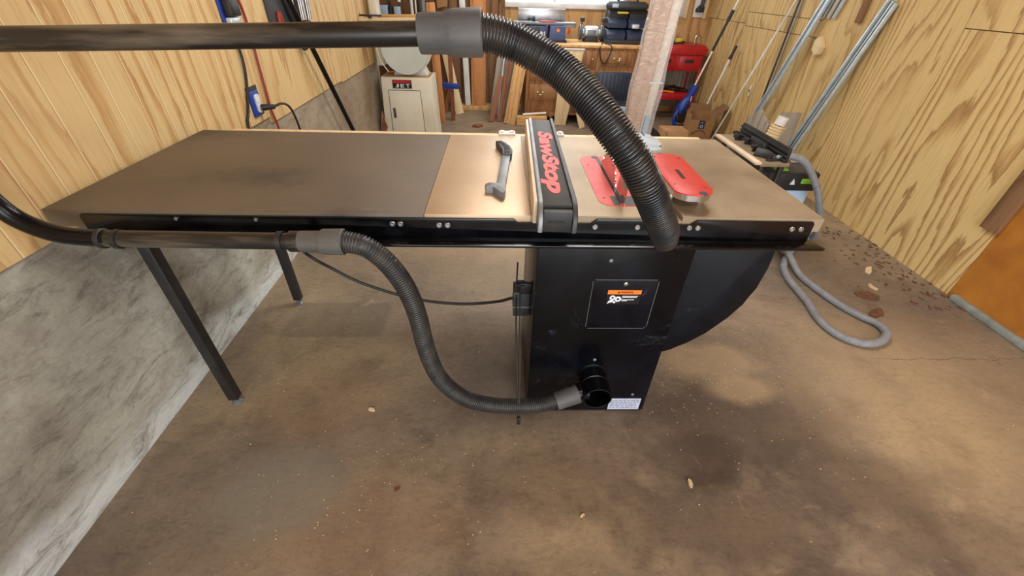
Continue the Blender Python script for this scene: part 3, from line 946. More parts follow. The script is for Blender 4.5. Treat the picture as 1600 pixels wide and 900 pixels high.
# ================================================================== OVERARM DUST PIPE AND HOSES
arm = thing('dust_collection_pipe', 'black overarm dust pipe with ribbed hoses looping from the saw', 'dust pipe', (-1.1, -.1, .83))
PY, PR = -.1, .0215
obj('lower_pipe', B().tube([(-.985, PY, .836), (-.5, PY, .833)], PR, 28, smooth=False), 'black_pipe', arm)
obj('pipe_elbow', B().tube([(-.975, PY, .836), (-1.03, PY, .838), (-1.085, PY, .845), (-1.13, PY, .862), (-1.168, PY, .892), (-1.19, PY, .935), (-1.196, PY, .98), (-1.196, PY, 1.10), (-1.19, PY, 1.19), (-1.16, PY, 1.235), (-1.11, PY, 1.256), (-1.04, PY, 1.262), (-.98, PY, 1.264)], PR, 28, step=.01), 'black_gloss', arm, label='glossy black riser with two bends')
obj('joint_ring', B().lathe((-.995, PY, .836), (1, 0, 0), [(0, PR + .001), (0, PR + .004), (.009, PR + .004), (.011, PR + .001)], 28), 'black_matte', arm)
obj('upper_pipe', B().tube([(-.985, PY, 1.264), (-.14, PY, 1.2925)], PR, 28, smooth=False), 'black_pipe', arm)
ax = Vector((.8, 0, .027)).normalized()
obj('hose_connector', B().lathe((-.155, PY, 1.292), ax, [(0, PR), (0, .0335), (.004, .0345), (.048, .035), (.056, .038), (.066, .0405), (.118, .0415), (.121, .039), (.118, .036), (.10, .034)], 40), 'grey_cuff', arm, label='dusty dark grey rubber cuff')
obj('overhead_hose', B().tube([(-.05, PY, 1.2955), (-.02, -.1, 1.294), (.008, -.1, 1.288), (.037, -.101, 1.278), (.085, -.111, 1.257), (.122, -.130, 1.237), (.161, -.163, 1.208), (.199, -.200, 1.172), (.227, -.224, 1.141), (.260, -.240, 1.104), (.295, -.242, 1.054), (.337, -.222, .989), (.368, -.202, .942), (.384, -.188, .915)], .0335, 36, rib=(.0062, .12)), 'hose', arm, label='thick black ribbed hose arching over the saw')
obj('hose_end', B().tube([(.382, -.190, .918), (.390, -.181, .903), (.396, -.173, .892)], lambda t: .0325 - .002 * t, 32, step=.004), 'hose', arm)
obj('lower_connector', B().lathe((-.505, PY, .833), (1, 0, 0), [(0, PR), (0, .027), (.004, .0275), (.05, .028), (.054, .031), (.058, .033), (.108, .034), (.111, .031), (.105, .028)], 36), 'grey_cuff', arm, label='worn grey rubber cuff')
obj('connector_sleeve', B().lathe((-.53, PY, .833), (1, 0, 0), [(0, PR + .0005), (0, .027), (.026, .027), (.027, PR)], 32), 'black_pipe', arm)
obj('lower_hose', B().tube([(-.415, PY, .833), (-.392, PY, .833), (-.345, PY, .82), (-.300, PY, .776), (-.266, PY, .712), (-.246, PY, .643), (-.235, PY, .571), (-.226, PY, .46), (-.205, PY, .35), (-.168, PY, .27), (-.105, PY, .205), (-.02, PY, .174), (.06, PY, .168), (.15, -.098, .172), (.215, -.085, .185), (.24, -.078, .191)], .0275, 30, rib=(.0068, .12)), 'hose_low', arm, label='black ribbed hose sagging to the cabinet port')
obj('port_cuff', B().cyl((.205, -.090, .182), (.285, -.070, .200), .0325, .0345, 30), 'grey_cuff', arm, label='grey cuff at the cabinet port')
for cx_ in (-.96, -.56):
    b_ = B()
    b_.lathe((cx_, PY, .8345), (1, 0, 0), [(0, PR + .0008), (0, PR + .003), (.014, PR + .003), (.014, PR + .0008)], 24)
    b_.box(cx_ + .001, cx_ + .013, PY + .012, -.055, .8005, .822, .001)
    obj('pipe_bracket', b_, 'black_matte', arm)

# ================================================================== ROUTER TABLE, VACUUM, GREY HOSE (right of the saw)
RT = .62
rtb = thing('router_table', 'small router table with black aluminium fence beyond the saw end', 'router table', (1.62, 1.5, 0))
obj('table_top', B().prism([(1.44, 1.17), (1.60, 1.17), (1.68, 1.30), (1.70, 1.70), (1.44, 1.70)], 'z', RT - .025, RT, .002), 'iron', rtb)
obj('front_strip', B().box(1.405, 1.4395, 1.165, 1.70, RT - .014, RT + .001, .002), 'cream_board', rtb, label='pale wooden edge strip')
b_ = B()
b_.box(1.56, 1.575, 1.16, 1.69, RT, RT + .078, .002)
for zz in (.008, .03, .052):
    b_.box(1.55, 1.561, 1.16, 1.69, RT + zz, RT + zz + .012, .002)
obj('fence', b_, 'black_matte', rtb, label='black slotted aluminium fence')
obj('guard_housing', B().box(1.52, 1.555, 1.34, 1.49, RT, RT + .05, .006), 'black_matte', rtb)
for i, ky in enumerate((1.20, 1.27, 1.36, 1.50, 1.58, 1.64)):
    kx = 1.485 + .022 * (i % 2)
    b_ = B()
    b_.lathe((kx, ky, RT), (0, 0, 1), [(0, .008), (.018, .008), (.02, .02), (.034, .021), (.038, .012), (.038, 0)], 12)
    b_.box(kx, 1.556, ky - .01, ky + .01, RT, RT + .012, .002)
    obj('fence_knob', b_, 'black_matte', rtb)
for (qx, qy) in ((1.46, 1.20), (1.46, 1.66), (1.655, 1.66), (1.575, 1.20)):
    obj('leg', B().box(qx, qx + .025, qy, qy + .03, 0, RT - .026, .002), 'black_matte', rtb)

vac = thing('shop_vacuum', 'dark grey shop vacuum with green and pale blue panels by right wall', 'vacuum', (1.80, 1.5, 0))
obj('lower_body', B().box(1.58, 1.90, 1.31, 1.78, .06, .405, .015), 'lightblue', vac, label='pale blue grey lower container')
obj('upper_body', B().box(1.575, 1.905, 1.30, 1.79, .407, .52, .012), 'dark_grey', vac)
obj('control_face', B().box(1.58, 1.90, 1.288, 1.3, .41, .515, .003), 'black_matte', vac)
obj('green_badge', B().box(1.80, 1.88, 1.284, 1.289, .455, .485, .001), 'green', vac, label='green badge')
obj('white_mark', B().prism([(1.735, .45), (1.765, .45), (1.75, .485)], 'y', 1.284, 1.289), 'label_white', vac)
obj('lid_latch', B().box(1.64, 1.72, 1.32, 1.40, .519, .528, .002), 'green', vac, label='green latch on top')
obj('top_tray', B().box(1.62, 1.87, 1.46, 1.75, .519, .530, .006), 'grey_wood', vac, label='dusty flat top tray')
for (qx, qy) in ((1.61, 1.36), (1.84, 1.36), (1.61, 1.72), (1.84, 1.72)):
    obj('castor', B().cyl((qx, qy, .03), (qx + .03, qy, .03), .03), 'black_matte', vac)

gh = thing('grey_vacuum_hose', 'smooth grey hose arching over the vacuum and looping on the floor', 'hose', (1.8, .9, 0))
obj('hose_run', B().tube([(1.535, 1.235, .613), (1.575, 1.21, .638), (1.62, 1.2, .645), (1.70, 1.2, .615), (1.784, 1.2, .535), (1.86, 1.2, .44), (1.94, 1.22, .32), (2.04, 1.28, .17), (2.12, 1.36, .06), (2.13, 1.41, .024), (2.06, 1.37, .020),
                          (1.90, 1.23, .019), (1.80, 1.12, .019), (1.735, 1.02, .019), (1.70, .889, .019), (1.685, .709, .019), (1.656, .549, .019), (1.68, .435, .019), (1.764, .375, .019), (1.86, .39, .019), (1.93, .444, .019),
                          (1.945, .515, .019), (1.90, .58, .019), (1.848, .682, .019), (1.812, .828, .019), (1.795, .956, .022), (1.80, 1.07, .05), (1.815, 1.15, .058), (1.84, 1.24, .03), (1.87, 1.4, .03), (1.90, 1.6, .02), (1.9, 1.85, .02)], .0185, 20, rib=(.006, .05)), 'grey_hose', gh)
obj('hose_cuff', B().tube([(1.455, 1.29, .645), (1.50, 1.255, .64), (1.545, 1.228, .617)], lambda t: .024 - .003 * abs(t - .5), 20, smooth=False), 'dark_grey', gh, label='dark grey rubber cuff')

# scrap boards and ribbed duct leaning on the right wall behind the router table
sc1 = thing('wooden_chute', 'dusty wooden chute with ribbed duct behind the router table', 'dust chute', (2.25, 2.3, 0))
obj('side_board', B().prism([(2.38, 0), (2.34, .52), (2.52, .60), (2.66, .50), (2.60, 0)], 'x', 2.14, 2.16, .002), 'grey_wood', sc1)
obj('back_board', B().prism([(2.16, 0), (2.42, 0), (2.42, .60), (2.26, .60)], 'y', 2.40, 2.42, .002), 'grey_wood', sc1)
obj('ribbed_duct', B().tube([(2.13, 2.30, .12), (2.15, 2.28, .34), (2.18, 2.27, .535)], .055, 26, rib=(.021, .16)), 'pale_wood', sc1, label='tan ribbed duct')
obj('duct_collar', B().tube([(2.182, 2.27, .54), (2.195, 2.268, .60)], .04, 22, smooth=False), 'white_paint', sc1, label='white duct collar')

# ================================================================== LEANING RODS AND CHANNELS (right wall)
def channel(name, label, p0, p1, wd, dp, side):
    t = thing(name, label, 'metal channel', frame=frame_along(p0, p1, side))
    L = (Vector(p1) - Vector(p0)).length
    obj('web', B().box(-wd / 2, wd / 2, -.002, .002, 0, L), 'alu_dark', t)
    b_ = B()
    for s in (-1, 1):
        x = s * wd / 2
        b_.box(min(x, x - s * .012), max(x, x - s * .012), -dp, dp * .3, 0, L, .0015)
    b_.box(-.004, .004, -dp * .5, .0, 0, L)
    obj('flanges', b_, 'alu', t)
    return t


channel('metal_channel', 'wide silver metal channel leaning alone on the right plywood wall', (2.46, 2.52, 0), (2.555, 2.175, 1.345), .088, .02, (0, -1, 0))
channel('metal_channel', 'long whitish metal channel leaning beside the black rods', (2.46, 3.26, 0), (2.555, 2.72, 1.62), .07, .02, (0, -1, 0))
for i, yy in enumerate((2.80, 2.735, 2.67)):
    t = board('metal_strip', ['short white metal strip high on the right wall, nearest the long channel', 'short white metal strip high on the right wall, middle of three',
               'short white metal strip high on the right wall, farthest from the channel'][i], 'metal strip', (2.56, yy + .03, 1.22), (2.565, yy - .25, 2.1), .03, .012, (0, 1, 0), 'alu', 'short strips high on the right wall')
tag(obj('thin_rod', B().tube([(2.424, 3.715, .0), (2.553, 3.256, 1.324), (2.566, 3.16, 1.6)], .009, 10, smooth=False), 'white_paint'), 'thin white rod leaning across the right plywood wall', 'rod')
tag(obj('dark_conduit', B().tube([(2.54, 3.235, .0), (2.558, 3.20, 1.6)], .009, 12, smooth=False), 'dark_grey'), 'dark conduit leaning left of the long white channel', 'conduit', 'dark conduits on the right wall')
tag(obj('dark_conduit', B().tube([(2.545, 3.20, .0), (2.565, 3.165, 1.6)], .006, 12, smooth=False), 'grey'), 'slimmer grey conduit pressed between dark conduit and white channel', 'conduit', 'dark conduits on the right wall')
# broken block and strip on the wall
tag(obj('broken_block', B().prism([(2.69, .98), (2.67, 1.03), (2.70, 1.06), (2.73, 1.10), (2.775, 1.07), (2.77, 1.0), (2.73, .99), (2.72, .965)], 'x', XR - .05, XR - .005, .004), 'pale_wood'), 'broken pale wood block fixed to the right plywood wall', 'wood block')
tag(obj('nailed_stick', B().box(XR - .03, XR - .004, 2.40, 2.45, 1.21, 1.7, .003), 'rough_wood'), 'brown stick nailed to the right wall beside the strips', 'stick')
ww = thing('wall_switch', 'tiny white switch low on the far right plywood wall', 'switch', (XR, 3.55, .55))
obj('cover', B().box(XR - .01, XR - .0045, 3.52, 3.55, .50, .60, .002), 'white_paint', ww)
obj('toggle', B().box(XR - .018, XR - .0095, 3.53, 3.54, .54, .56, .001), 'rough_wood', ww)

# ================================================================== PLASTIC WRAPPED POST
wp = thing('wrapped_lumber', 'tall lumber bundle wrapped in clear plastic film behind the table saw', 'wrapped lumber', frame=frame_along((.885, 1.86, 0), (.905, 1.46, 2.6), (1, 0, 0)))
obj('lumber_board', B().box(-.066, .025, -.02, .04, 0, 2.55, .004), 'tan_board', wp)
obj('lumber_board', B().box(.027, .075, -.03, .03, 0, 2.55, .004), 'pale_board', wp)
b_ = B()
rings = []
for k in range(60):
    z = .0 + k * .0435
    wv = .004 * math.sin(z * 9) + .003 * math.sin(z * 23)
    o_ = [(-.082 - wv, -.03), (-.05, -.038 - wv), (.02, -.034 + wv), (.05, -.042 - wv), (.092 + wv + .012 * math.sin(z * 3.1), -.03), (.09 + wv, .035), (.02, .05), (-.08 - wv, .05)]
    rings.append([b_.bm.verts.new((p[0], p[1], z)) for p in o_])
for k in range(59):
    for i in range(8):
        j = (i + 1) % 8
        b_.bm.faces.new((rings[k][i], rings[k][j], rings[k + 1][j], rings[k + 1][i]))
obj('plastic_film', b_, 'film', wp, label='clear crinkled plastic film')
obj('paper_label', B().box(.035, .062, -.046, -.0445, .62, .74), 'lightblue', wp, label='pale blue paper label')
obj('tape_band', B().box(-.0, .084, -.046, -.045, .93, .94), 'label_white', wp)

# ================================================================== BANDSAW
bs = thing('bandsaw', 'cream bandsaw on a square cabinet base behind the table saw', 'bandsaw', (-.9, 3.6, 0))
base = obj('base_cabinet', B().prism([(-1.19, 0), (-.65, 0), (-.672, .62), (-1.155, .62)], 'y', 3.4, 3.74, .008), 'cream_paint', bs, label='cream sheet metal base cabinet')
obj('sawdust', B().box(-1.14, -.69, 3.42, 3.72, .6205, .624), 'cardboard', base, label='layer of tan sawdust')
dr = obj('door', B().prism([(-1.105, .02), (-.775, .02), (-.79, .505), (-1.095, .505)], 'y', 3.392, 3.4, .002), 'cream_paint', base)
b_ = B()
for (q0, q1) in (((-1.108, .02), (-1.097, .508)), ((-1.097, .508), (-.788, .508)), ((-.788, .508), (-.772, .02))):
    b_.cyl((q0[0], 3.3925, q0[1]), (q1[0], 3.3925, q1[1]), .0022, seg=6)
obj('door_gap', b_, 'dark_grey', dr)
obj('latch', B().box(-1.075, -1.05, 3.386, 3.392, .25, .345, .002), 'dark_grey', dr)
nb = obj('name_badge', B().box(-1.05, -.865, 3.394, 3.401, .525, .600), 'label_black', base, label='black badge with red band')
obj('badge_band', B().box(-1.045, -.87, 3.392, 3.3945, .573, .596), 'red_metal', nb)
for ch_, cx_ in (('J', -1.008), ('E', -.955), ('T', -.902)):
    obj('badge_letter', fit_text(ch_, .036, .032, .001, .02).xf(plane_frame((cx_, 3.3935, .549), (1, 0, 0), (0, 0, 1))), 'label_white', nb)
wc = [(-1.125, 1.04), (-1.125, .86)] + [(-.903 + .222 * math.cos(a), .865 + .225 * math.sin(a)) for a in [math.radians(180 + 180 * k / 24) for k in range(1, 24)]] + [(-.681, .86), (-.681, 1.04)]
obj('wheel_cover', B().prism(wc, 'y', 3.44, 3.50, .012), 'pale_green', bs, label='rounded pale grey lower wheel cover')
wc2 = [((x + .903) * .95 - .903, (z - .865) * .95 + .865) for (x, z) in wc]
obj('wheel_housing', B().prism([((x + .903) * 1.03 - .89, (z - .865) * 1.02 + .868) for (x, z) in wc], 'y', 3.502, 3.58, .004), 'cream_paint', bs)
obj('frame_foot', B().prism([(-1.05, .62), (-.72, .62), (-.76, .70), (-1.02, .70)], 'y', 3.51, 3.70, .004), 'pale_green', bs)
obj('column', B().box(-1.20, -1.13, 3.52, 3.66, .70, 1.9, .01), 'cream_paint', bs)
obj('saw_table', B().box(-1.13, -.55, 3.26, 3.70, 1.055, 1.08, .003), 'iron', bs)
obj('tilt_trunnion', B().prism([(-1.05, .98), (-.76, .98), (-.70, 1.055), (-1.1, 1.055)], 'y', 3.40, 3.56, .004), 'grey', bs)
obj('upper_wheel_cover', B().prism([(-.903 + .225 * math.cos(2 * PI * k / 32), 1.75 + .225 * math.sin(2 * PI * k / 32)) for k in range(32)], 'y', 3.44, 3.58, .012), 'pale_green', bs)
obj('blade_guard', B().box(-.92, -.90, 3.46, 3.49, 1.22, 1.55, .002), 'label_white', bs)
obj('brace_strap', B().tube([(-1.21, 3.5, .98), (-1.15, 3.48, .74), (-1.09, 3.47, .66)], .006, 8, smooth=False), 'cream_paint', bs)
board('wooden_strip', 'pale board lying along the front of the bandsaw table', 'board', (-1.27, 3.28, 1.094), (-.62, 3.28, 1.108), .05, .022, (0, 1, 0), 'pale_wood', 'boards on the bandsaw table')
board('wooden_strip', 'tan board lying at the back of the bandsaw table', 'board', (-1.12, 3.55, 1.10), (-.52, 3.55, 1.115), .06, .035, (0, 1, 0), 'pine', 'boards on the bandsaw table')
bc = thing('bar_clamp', 'black T shaped clamp lying on the bandsaw table edge', 'clamp', (-1.13, 3.24, 1.12))
obj('clamp_bar', B().box(-1.22, -1.03, 3.235, 3.255, 1.119, 1.133, .003), 'black_matte', bc)
obj('clamp_stem', B().cyl((-1.13, 3.245, 1.105), (-1.13, 3.245, 1.12), .016), 'black_matte', bc)

# coiled copper wire at the wall
cw = B()
for k in range(7):
    a = k * .35
    pts = [(-1.215 + .02 * math.sin(a) + .018 * k / 3, 3.42 + .02 * k - .06, .01 + .01 * k), (-1.21 + .008 * k, 3.36 + .03 * math.sin(a * 2), .16 + .012 * k), (-1.20 + .004 * k, 3.45, .30 - .012 * k), (-1.19 + .006 * k, 3.54, .14), (-1.17 + .004 * k, 3.55, .012 + .008 * k)]
    cw.tube(pts, .0045, 8)
tag(obj('coiled_wire', cw, 'cord_brown'), 'coil of copper coloured wire between concrete wall and bandsaw', 'wire coil')

# ================================================================== BOARDS AND CLAMP BESIDE THE BANDSAW
board('wooden_post', 'tan upright post right behind the bandsaw base', 'post', (-.70, 4.2, 0), (-.735, 4.2, 1.2), .085, .05, (1, 0, 0), 'orange_pine')
sh = thing('wooden_rack', 'low reddish wooden rack beside the leaning pale board', 'rack', (-.58, 4.25, 0))
obj('rack_post', B().box(-.60, -.555, 4.3, 4.34, 0, .88, .002), 'red_wood', sh)
obj('rack_brace', B().prism([(-.70, .10), (-.645, .10), (-.575, .32), (-.60, .40)], 'y', 4.26, 4.285, .002), 'red_wood', sh)
obj('rack_rail', B().box(-.70, -.56, 4.287, 4.30, .34, .40, .002), 'red_wood', sh)
board('leaning_board', 'pale board leaning diagonally left of the white board', 'board', (-.52, 4.62, 0), (-.74, 4.93, .92), .105, .022, (1, 0, 0), 'pale_wood')
board('leaning_board', 'long narrow white painted board standing against the rear wall', 'board', (-.425, 4.84, .062), (-.475, 4.94, 1.75), .07, .02, (1, 0, 0), 'white_paint')
board('leaning_board', 'wide orange knotty pine board standing right of the white board', 'board', (-.285, 4.84, .062), (-.265, 4.935, 1.65), .185, .022, (1, 0, 0), 'orange_pine')
board('leaning_board', 'weathered grey board leaning right of the orange pine board', 'board', (-.085, 4.60, .0), (.055, 4.93, .95), .10, .02, (1, 0, 0), 'grey_wood', 'weathered boards')
board('leaning_board', 'wider weathered grey board leaning behind the reddish sticks', 'board', (.03, 4.66, .0), (.16, 4.94, .92), .13, .02, (1, 0, 0), 'grey_wood', 'weathered boards')
board('leaning_board', 'thin white edged strip between the two weathered boards', 'strip', (-.03, 4.58, .0), (.09, 4.92, .98), .018, .02, (1, 0, 0), 'white_paint')
board('stud_offcut', 'shorter reddish brown stud leaning left of its longer twin', 'stud', (-.11, 4.28, 0), (.01, 4.46, .48), .062, .04, (1, 0, 0), 'red_wood', 'reddish studs')
board('stud_offcut', 'longer reddish brown stud leaning against the knotty board', 'stud', (-.01, 4.29, 0), (.125, 4.56, .68), .06, .04, (1, 0, 0), 'red_wood', 'reddish studs')
board('leaning_board', 'wide pale knotty board leaning just left of the dresser', 'board', (.115, 4.20, 0), (.25, 4.262, .76), .14, .024, (1, 0, 0), 'pine')
board('wood_block', 'short thick board lying in front of the dresser foot', 'wood block', (.20, 4.16, .055), (.56, 4.16, .055), .09, .10, (0, 1, 0), 'pine')
tag(obj('white_tube', B().tube([(.27, 4.16, .122), (.55, 4.20, .135)], .012, 12, smooth=False), 'white_paint'), 'white tube lying on the block before the dresser', 'tube')
tag(obj('floor_scrap', B().prism([(-.33, 4.02), (-.26, 4.0), (-.20, 4.05), (-.22, 4.10), (-.31, 4.09)], 'z', 0, .025, .004), 'red_wood'), 'small brown scrap on the floor before the studs', 'wood scrap')
board('leaning_board', 'pale slanted board standing before the dark blue toolbox', 'board', (.985, 4.08, 0), (.86, 4.14, .42), .07, .03, (1, 0, 0), 'pale_wood')
cl = thing('spring_clamp', 'blue clamp gripping the reddish rack', 'clamp', (-.58, 4.2, .40))
obj('clamp_body', B().prism([(-.68, .385), (-.68, .44), (-.50, .43), (-.47, .425), (-.465, .385), (-.50, .375)], 'y', 4.20, 4.235, .006), 'blue', cl)
obj('clamp_jaw', B().box(-.70, -.665, 4.20, 4.25, .35, .45, .004), 'black_matte', cl)

# ================================================================== DRESSER with bench tools
ds = thing('dresser', 'worn oak dresser with brass pulls below the window', 'dresser', (.95, 4.55, 0))
DY = 4.30
DZ = .845
obj('body', B().box(.30, 1.62, DY, 4.88, .12, DZ - .03, .004), 'oak', ds)
obj('dresser_top', B().box(.285, 1.635, DY - .02, 4.90, DZ - .03, DZ, .006), 'pine', ds)
pts = [(.30, .12), (.30, 0.02), (.36, 0.02), (.40, .07), (.55, .09), (.62, .06), (.70, .10), (1.22, .10), (1.30, .06), (1.37, .09), (1.52, .07), (1.56, .02), (1.62, .02), (1.62, .12)]
obj('apron', B().prism(pts, 'y', DY - .012, DY + .01, .003), 'oak', ds)


def pull(dr, cx, cz):
    b_ = B()
    for s in (-1, 1):
        b_.lathe((cx + s * .032, DY - .022, cz), (0, -1, 0), [(0, .014), (.003, .014), (.005, .006), (.012, .006), (.014, .008), (.017, 0)], 12)
    b_.tube([(cx - .032, DY - .036, cz), (cx - .02, DY - .04, cz - .018), (cx + .02, DY - .04, cz - .018), (cx + .032, DY - .036, cz)], .004, 8)
    obj('pull', b_, 'brass', dr)


for (x0, x1, z0, z1, kind) in ((.345, .86, .255, .43, 2), (.345, .86, .47, .60, 2), (.345, .86, .64, .79, 2), (.92, 1.10, .62, .79, 1), (.92, 1.10, .44, .59, 0), (1.14, 1.53, .64, .79, 1.5), (1.14, 1.53, .44, .59, 1.5), (1.14, 1.53, .20, .40, 1.5)):
    d_ = obj('drawer', B().box(x0, x1, DY - .014, DY - .0005, z0, z1, .006).box(x0 + .03, x1 - .03, DY - .022, DY - .013, z0 + .025, z1 - .025, .005), 'oak', ds)
    if kind == 2:
        pull(d_, x0 + .13, (z0 + z1) / 2)
        pull(d_, x1 - .13, (z0 + z1) / 2)
    elif kind == 1.5:
        pull(d_, (x0 + x1) / 2, (z0 + z1) / 2)
    elif kind == 1:
        obj('knob', B().lathe(((x0 + x1) / 2 + .04, DY - .02, (z0 + z1) / 2), (0, -1, 0), [(0, .006), (.01, .006), (.014, .014), (.022, .012), (.025, 0)], 14), 'brass', d_)
wp2 = thing('white_edged_panel', 'pale wooden panel with white edge propped against the dresser', 'panel', (.75, 4.2, 0))
obj('panel', B().prism([(.66, .0), (.80, .0), (.93, .80), (.68, .80)], 'y', 4.20, 4.22, .002), 'pale_wood', wp2)
obj('white_edge', B().box(.67, .94, 4.195, 4.225, .80, .815, .002), 'white_paint', wp2)

# jointer
jt = thing('bench_jointer', 'blue bench jointer with silver fence under the window', 'jointer', (.52, 4.6, DZ))
obj('machine_body', B().box(.30, .53, 4.50, 4.80, DZ + .02, 1.0, .01).box(.20, .29, 4.52, 4.78, DZ + .09, 1.0, .01), 'blue_metal', jt)
obj('drive_cover', B().prism([(.555, DZ + .01), (.745, DZ + .01), (.735, 1.005), (.56, 1.005)], 'y', 4.46, 4.80, .01), 'blue_metal', jt, label='blue drive cover with orange spot')
obj('orange_spot', B().cyl((.655, 4.4595, .963), (.655, 4.4555, .963), .018, seg=20), 'orange', jt)
obj('logo_lettering', B().box(.455, .475, 4.496, 4.50, .915, .945).box(.48, .49, 4.496, 4.50, .915, .94).box(.50, .51, 4.496, 4.5, .905, .945).box(.47, .5, 4.496, 4.5, .895, .903), 'label_white', jt)
obj('foot_plate', B().box(.19, .76, 4.44, 4.82, DZ, DZ + .022, .004), 'black_matte', jt)
obj('jointer_table', B().box(.15, .86, 4.50, 4.70, 1.01, 1.035, .004).box(.73, .86, 4.50, 4.70, .99, 1.012, .003), 'grey', jt)
obj('jointer_fence', B().box(.20, .755, 4.72, 4.74, 1.03, 1.155, .004), 'steel', jt, label='silver fence plate')
obj('cutter_guard', B().prism([(.45, 4.50), (.62, 4.51), (.64, 4.56), (.50, 4.60), (.43, 4.55)], 'z', 1.036, 1.046, .002), 'red_metal', jt, label='red cutter guard')
obj('knob', B().cyl((.32, 4.62, 1.06), (.38, 4.62, 1.06), .008).cyl((.31, 4.62, 1.06), (.33, 4.62, 1.06), .018).cyl((.37, 4.62, 1.06), (.395, 4.62, 1.06), .024), 'black_matte', jt)
obj('red_knob', B().prism([(.775, .99), (.80, .96), (.78, .92), (.765, .93)], 'y', 4.48, 4.5, .002), 'red_metal', jt)
obj('dark_drawer', B().box(.31, .45, 4.49, 4.501, .93, .99, .002), 'dark_grey', jt)

# bench grinder
gr = thing('bench_grinder', 'grey bench grinder between the jointer and tool bag', 'grinder', (1.06, 4.68, DZ))
gx, gz = 1.07, .935
obj('motor', B().lathe((gx - .085, 4.68, gz), (1, 0, 0), [(0, 0), (0, .045), (.012, .062), (.03, .066), (.14, .066), (.158, .062), (.17, .045), (.17, 0)], 28), 'alu', gr)
obj('motor_plate', B().box(gx - .05, gx + .05, 4.606, 4.62, gz - .035, gz + .03, .003), 'grey', gr)
obj('foot', B().prism([(gx - .09, DZ), (gx + .09, DZ), (gx + .065, DZ + .06), (gx - .065, DZ + .06)], 'y', 4.58, 4.76, .004), 'black_matte', gr)
for s in (-1, 1):
    x = gx + s * .125
    g_ = obj('wheel_guard', B().lathe((x - .018, 4.68, gz), (1, 0, 0), [(0, 0), (0, .074), (.004, .078), (.032, .078), (.036, .074), (.036, 0)], 28), 'grey', gr)
    obj('grinding_wheel', B().lathe((x - .009, 4.625, gz - .01), (1, 0, 0), [(0, 0), (0, .062), (.018, .062), (.018, 0)], 28), 'dark_grey', gr)
    obj('eye_shield', B().box(x - .02, x + .02, 4.58, 4.66, gz + .11, gz + .15, .003).cyl((x, 4.64, gz + .07), (x, 4.62, gz + .12), .006), 'black_matte', gr)
    obj('shaft_cover', B().cyl((gx + s * .085, 4.68, gz), (gx + s * .108, 4.68, gz), .03), 'alu', gr)

# tool bag: black organiser with three tiers
tb = thing('tool_organiser', 'black three tier tool organiser bag on the dresser', 'tool bag', (1.43, 4.6, DZ))
obj('base', B().prism([(1.20, DZ), (1.70, DZ), (1.71, DZ + .03), (1.66, DZ + .045), (1.22, DZ + .045)], 'y', 4.42, 4.80, .01), 'black_matte', tb)
obj('back_panel', B().box(1.23, 1.66, 4.70, 4.78, DZ + .04, 1.20, .02), 'black_matte', tb)
for k, (z, y0) in enumerate(((DZ + .046, 4.44), (DZ + .155, 4.50), (DZ + .245, 4.56))):
    b_ = B()
    hh = .095 if k < 2 else .085
    for s in (0, 1):
        xa = 1.215 + .012 * k + s * .232
        b_.prism([(y0, z), (4.70, z), (4.70, z + hh), (y0 + .05, z + hh * .95), (y0 - .005, z + hh * .5)], 'x', xa, xa + .212, .008)
    obj('pouch', b_, 'navy' if k < 2 else 'black_matte', tb, label='dark navy pouch pair' if k < 2 else None)
obj('top_roll', B().lathe((1.20, 4.62, 1.205), (1, 0, 0), [(0, 0), (0, .02), (.03, .042), (.25, .048), (.44, .044), (.48, .02), (.48, 0)], 20), 'dark_grey', tb)
obj('handle', B().tube([(1.33, 4.62, 1.24), (1.34, 4.62, 1.31), (1.40, 4.62, 1.33), (1.50, 4.62, 1.33), (1.54, 4.62, 1.30), (1.55, 4.62, 1.24)], .014, 12), 'black_matte', tb)
obj('blue_patch', B().box(1.26, 1.33, 4.57, 4.575, 1.19, 1.225, .001), 'lightblue', tb)
tag(obj('tin_box', B().box(1.49, 1.57, 4.44, 4.49, 1.00, 1.04, .004), 'alu'), 'small silver tin standing in the tool bag pouch', 'tin')
tag(obj('tape_roll', B().box(1.32, 1.44, 4.50, 4.55, 1.135, 1.152, .006), 'yellow'), 'pale yellow roll lying in the upper bag pocket', 'tape roll')
tag(obj('power_lead', B().tube([(1.19, 4.55, DZ + .01), (1.15, 4.35, DZ + .008), (1.12, 4.272, DZ - .03), (1.14, 4.262, DZ - .13), (1.19, 4.26, DZ - .18), (1.235, 4.26, DZ - .10), (1.25, 4.265, DZ - .01), (1.22, 4.34, DZ + .008), (1.20, 4.45, DZ + .01), (1.19, 4.52, DZ + .15)], .006, 8), 'cord_black'), 'dark power lead drooping over the dresser front', 'cord')

# open blue toolbox in front of the dresser
bt = thing('toolbox', 'open dark blue toolbox with trays before the dresser', 'toolbox', (1.28, 4.0, 0))
obj('lid', B().box(1.09, 1.49, 4.12, 4.15, .30, .60, .012), 'navy', bt)
b_ = B()
for k in range(8):
    b_.box(1.115 + k * .046, 1.12 + k * .046, 4.112, 4.122, .33, .575)
b_.box(1.10, 1.48, 4.108, 4.122, .375, .385).box(1.24, 1.36, 4.108, 4.122, .41, .43)
obj('lid_ribs', b_, 'black_matte', bt)
obj('tray', B().box(1.08, 1.50, 3.98, 4.12, .22, .295, .012), 'navy', bt)
obj('box_body', B().box(1.10, 1.49, 3.90, 4.14, .0, .215, .015), 'navy', bt)
obj('white_latch', B().box(1.27, 1.44, 3.965, 3.978, .19, .275, .004), 'lightblue', bt, label='pale blue latch plate')

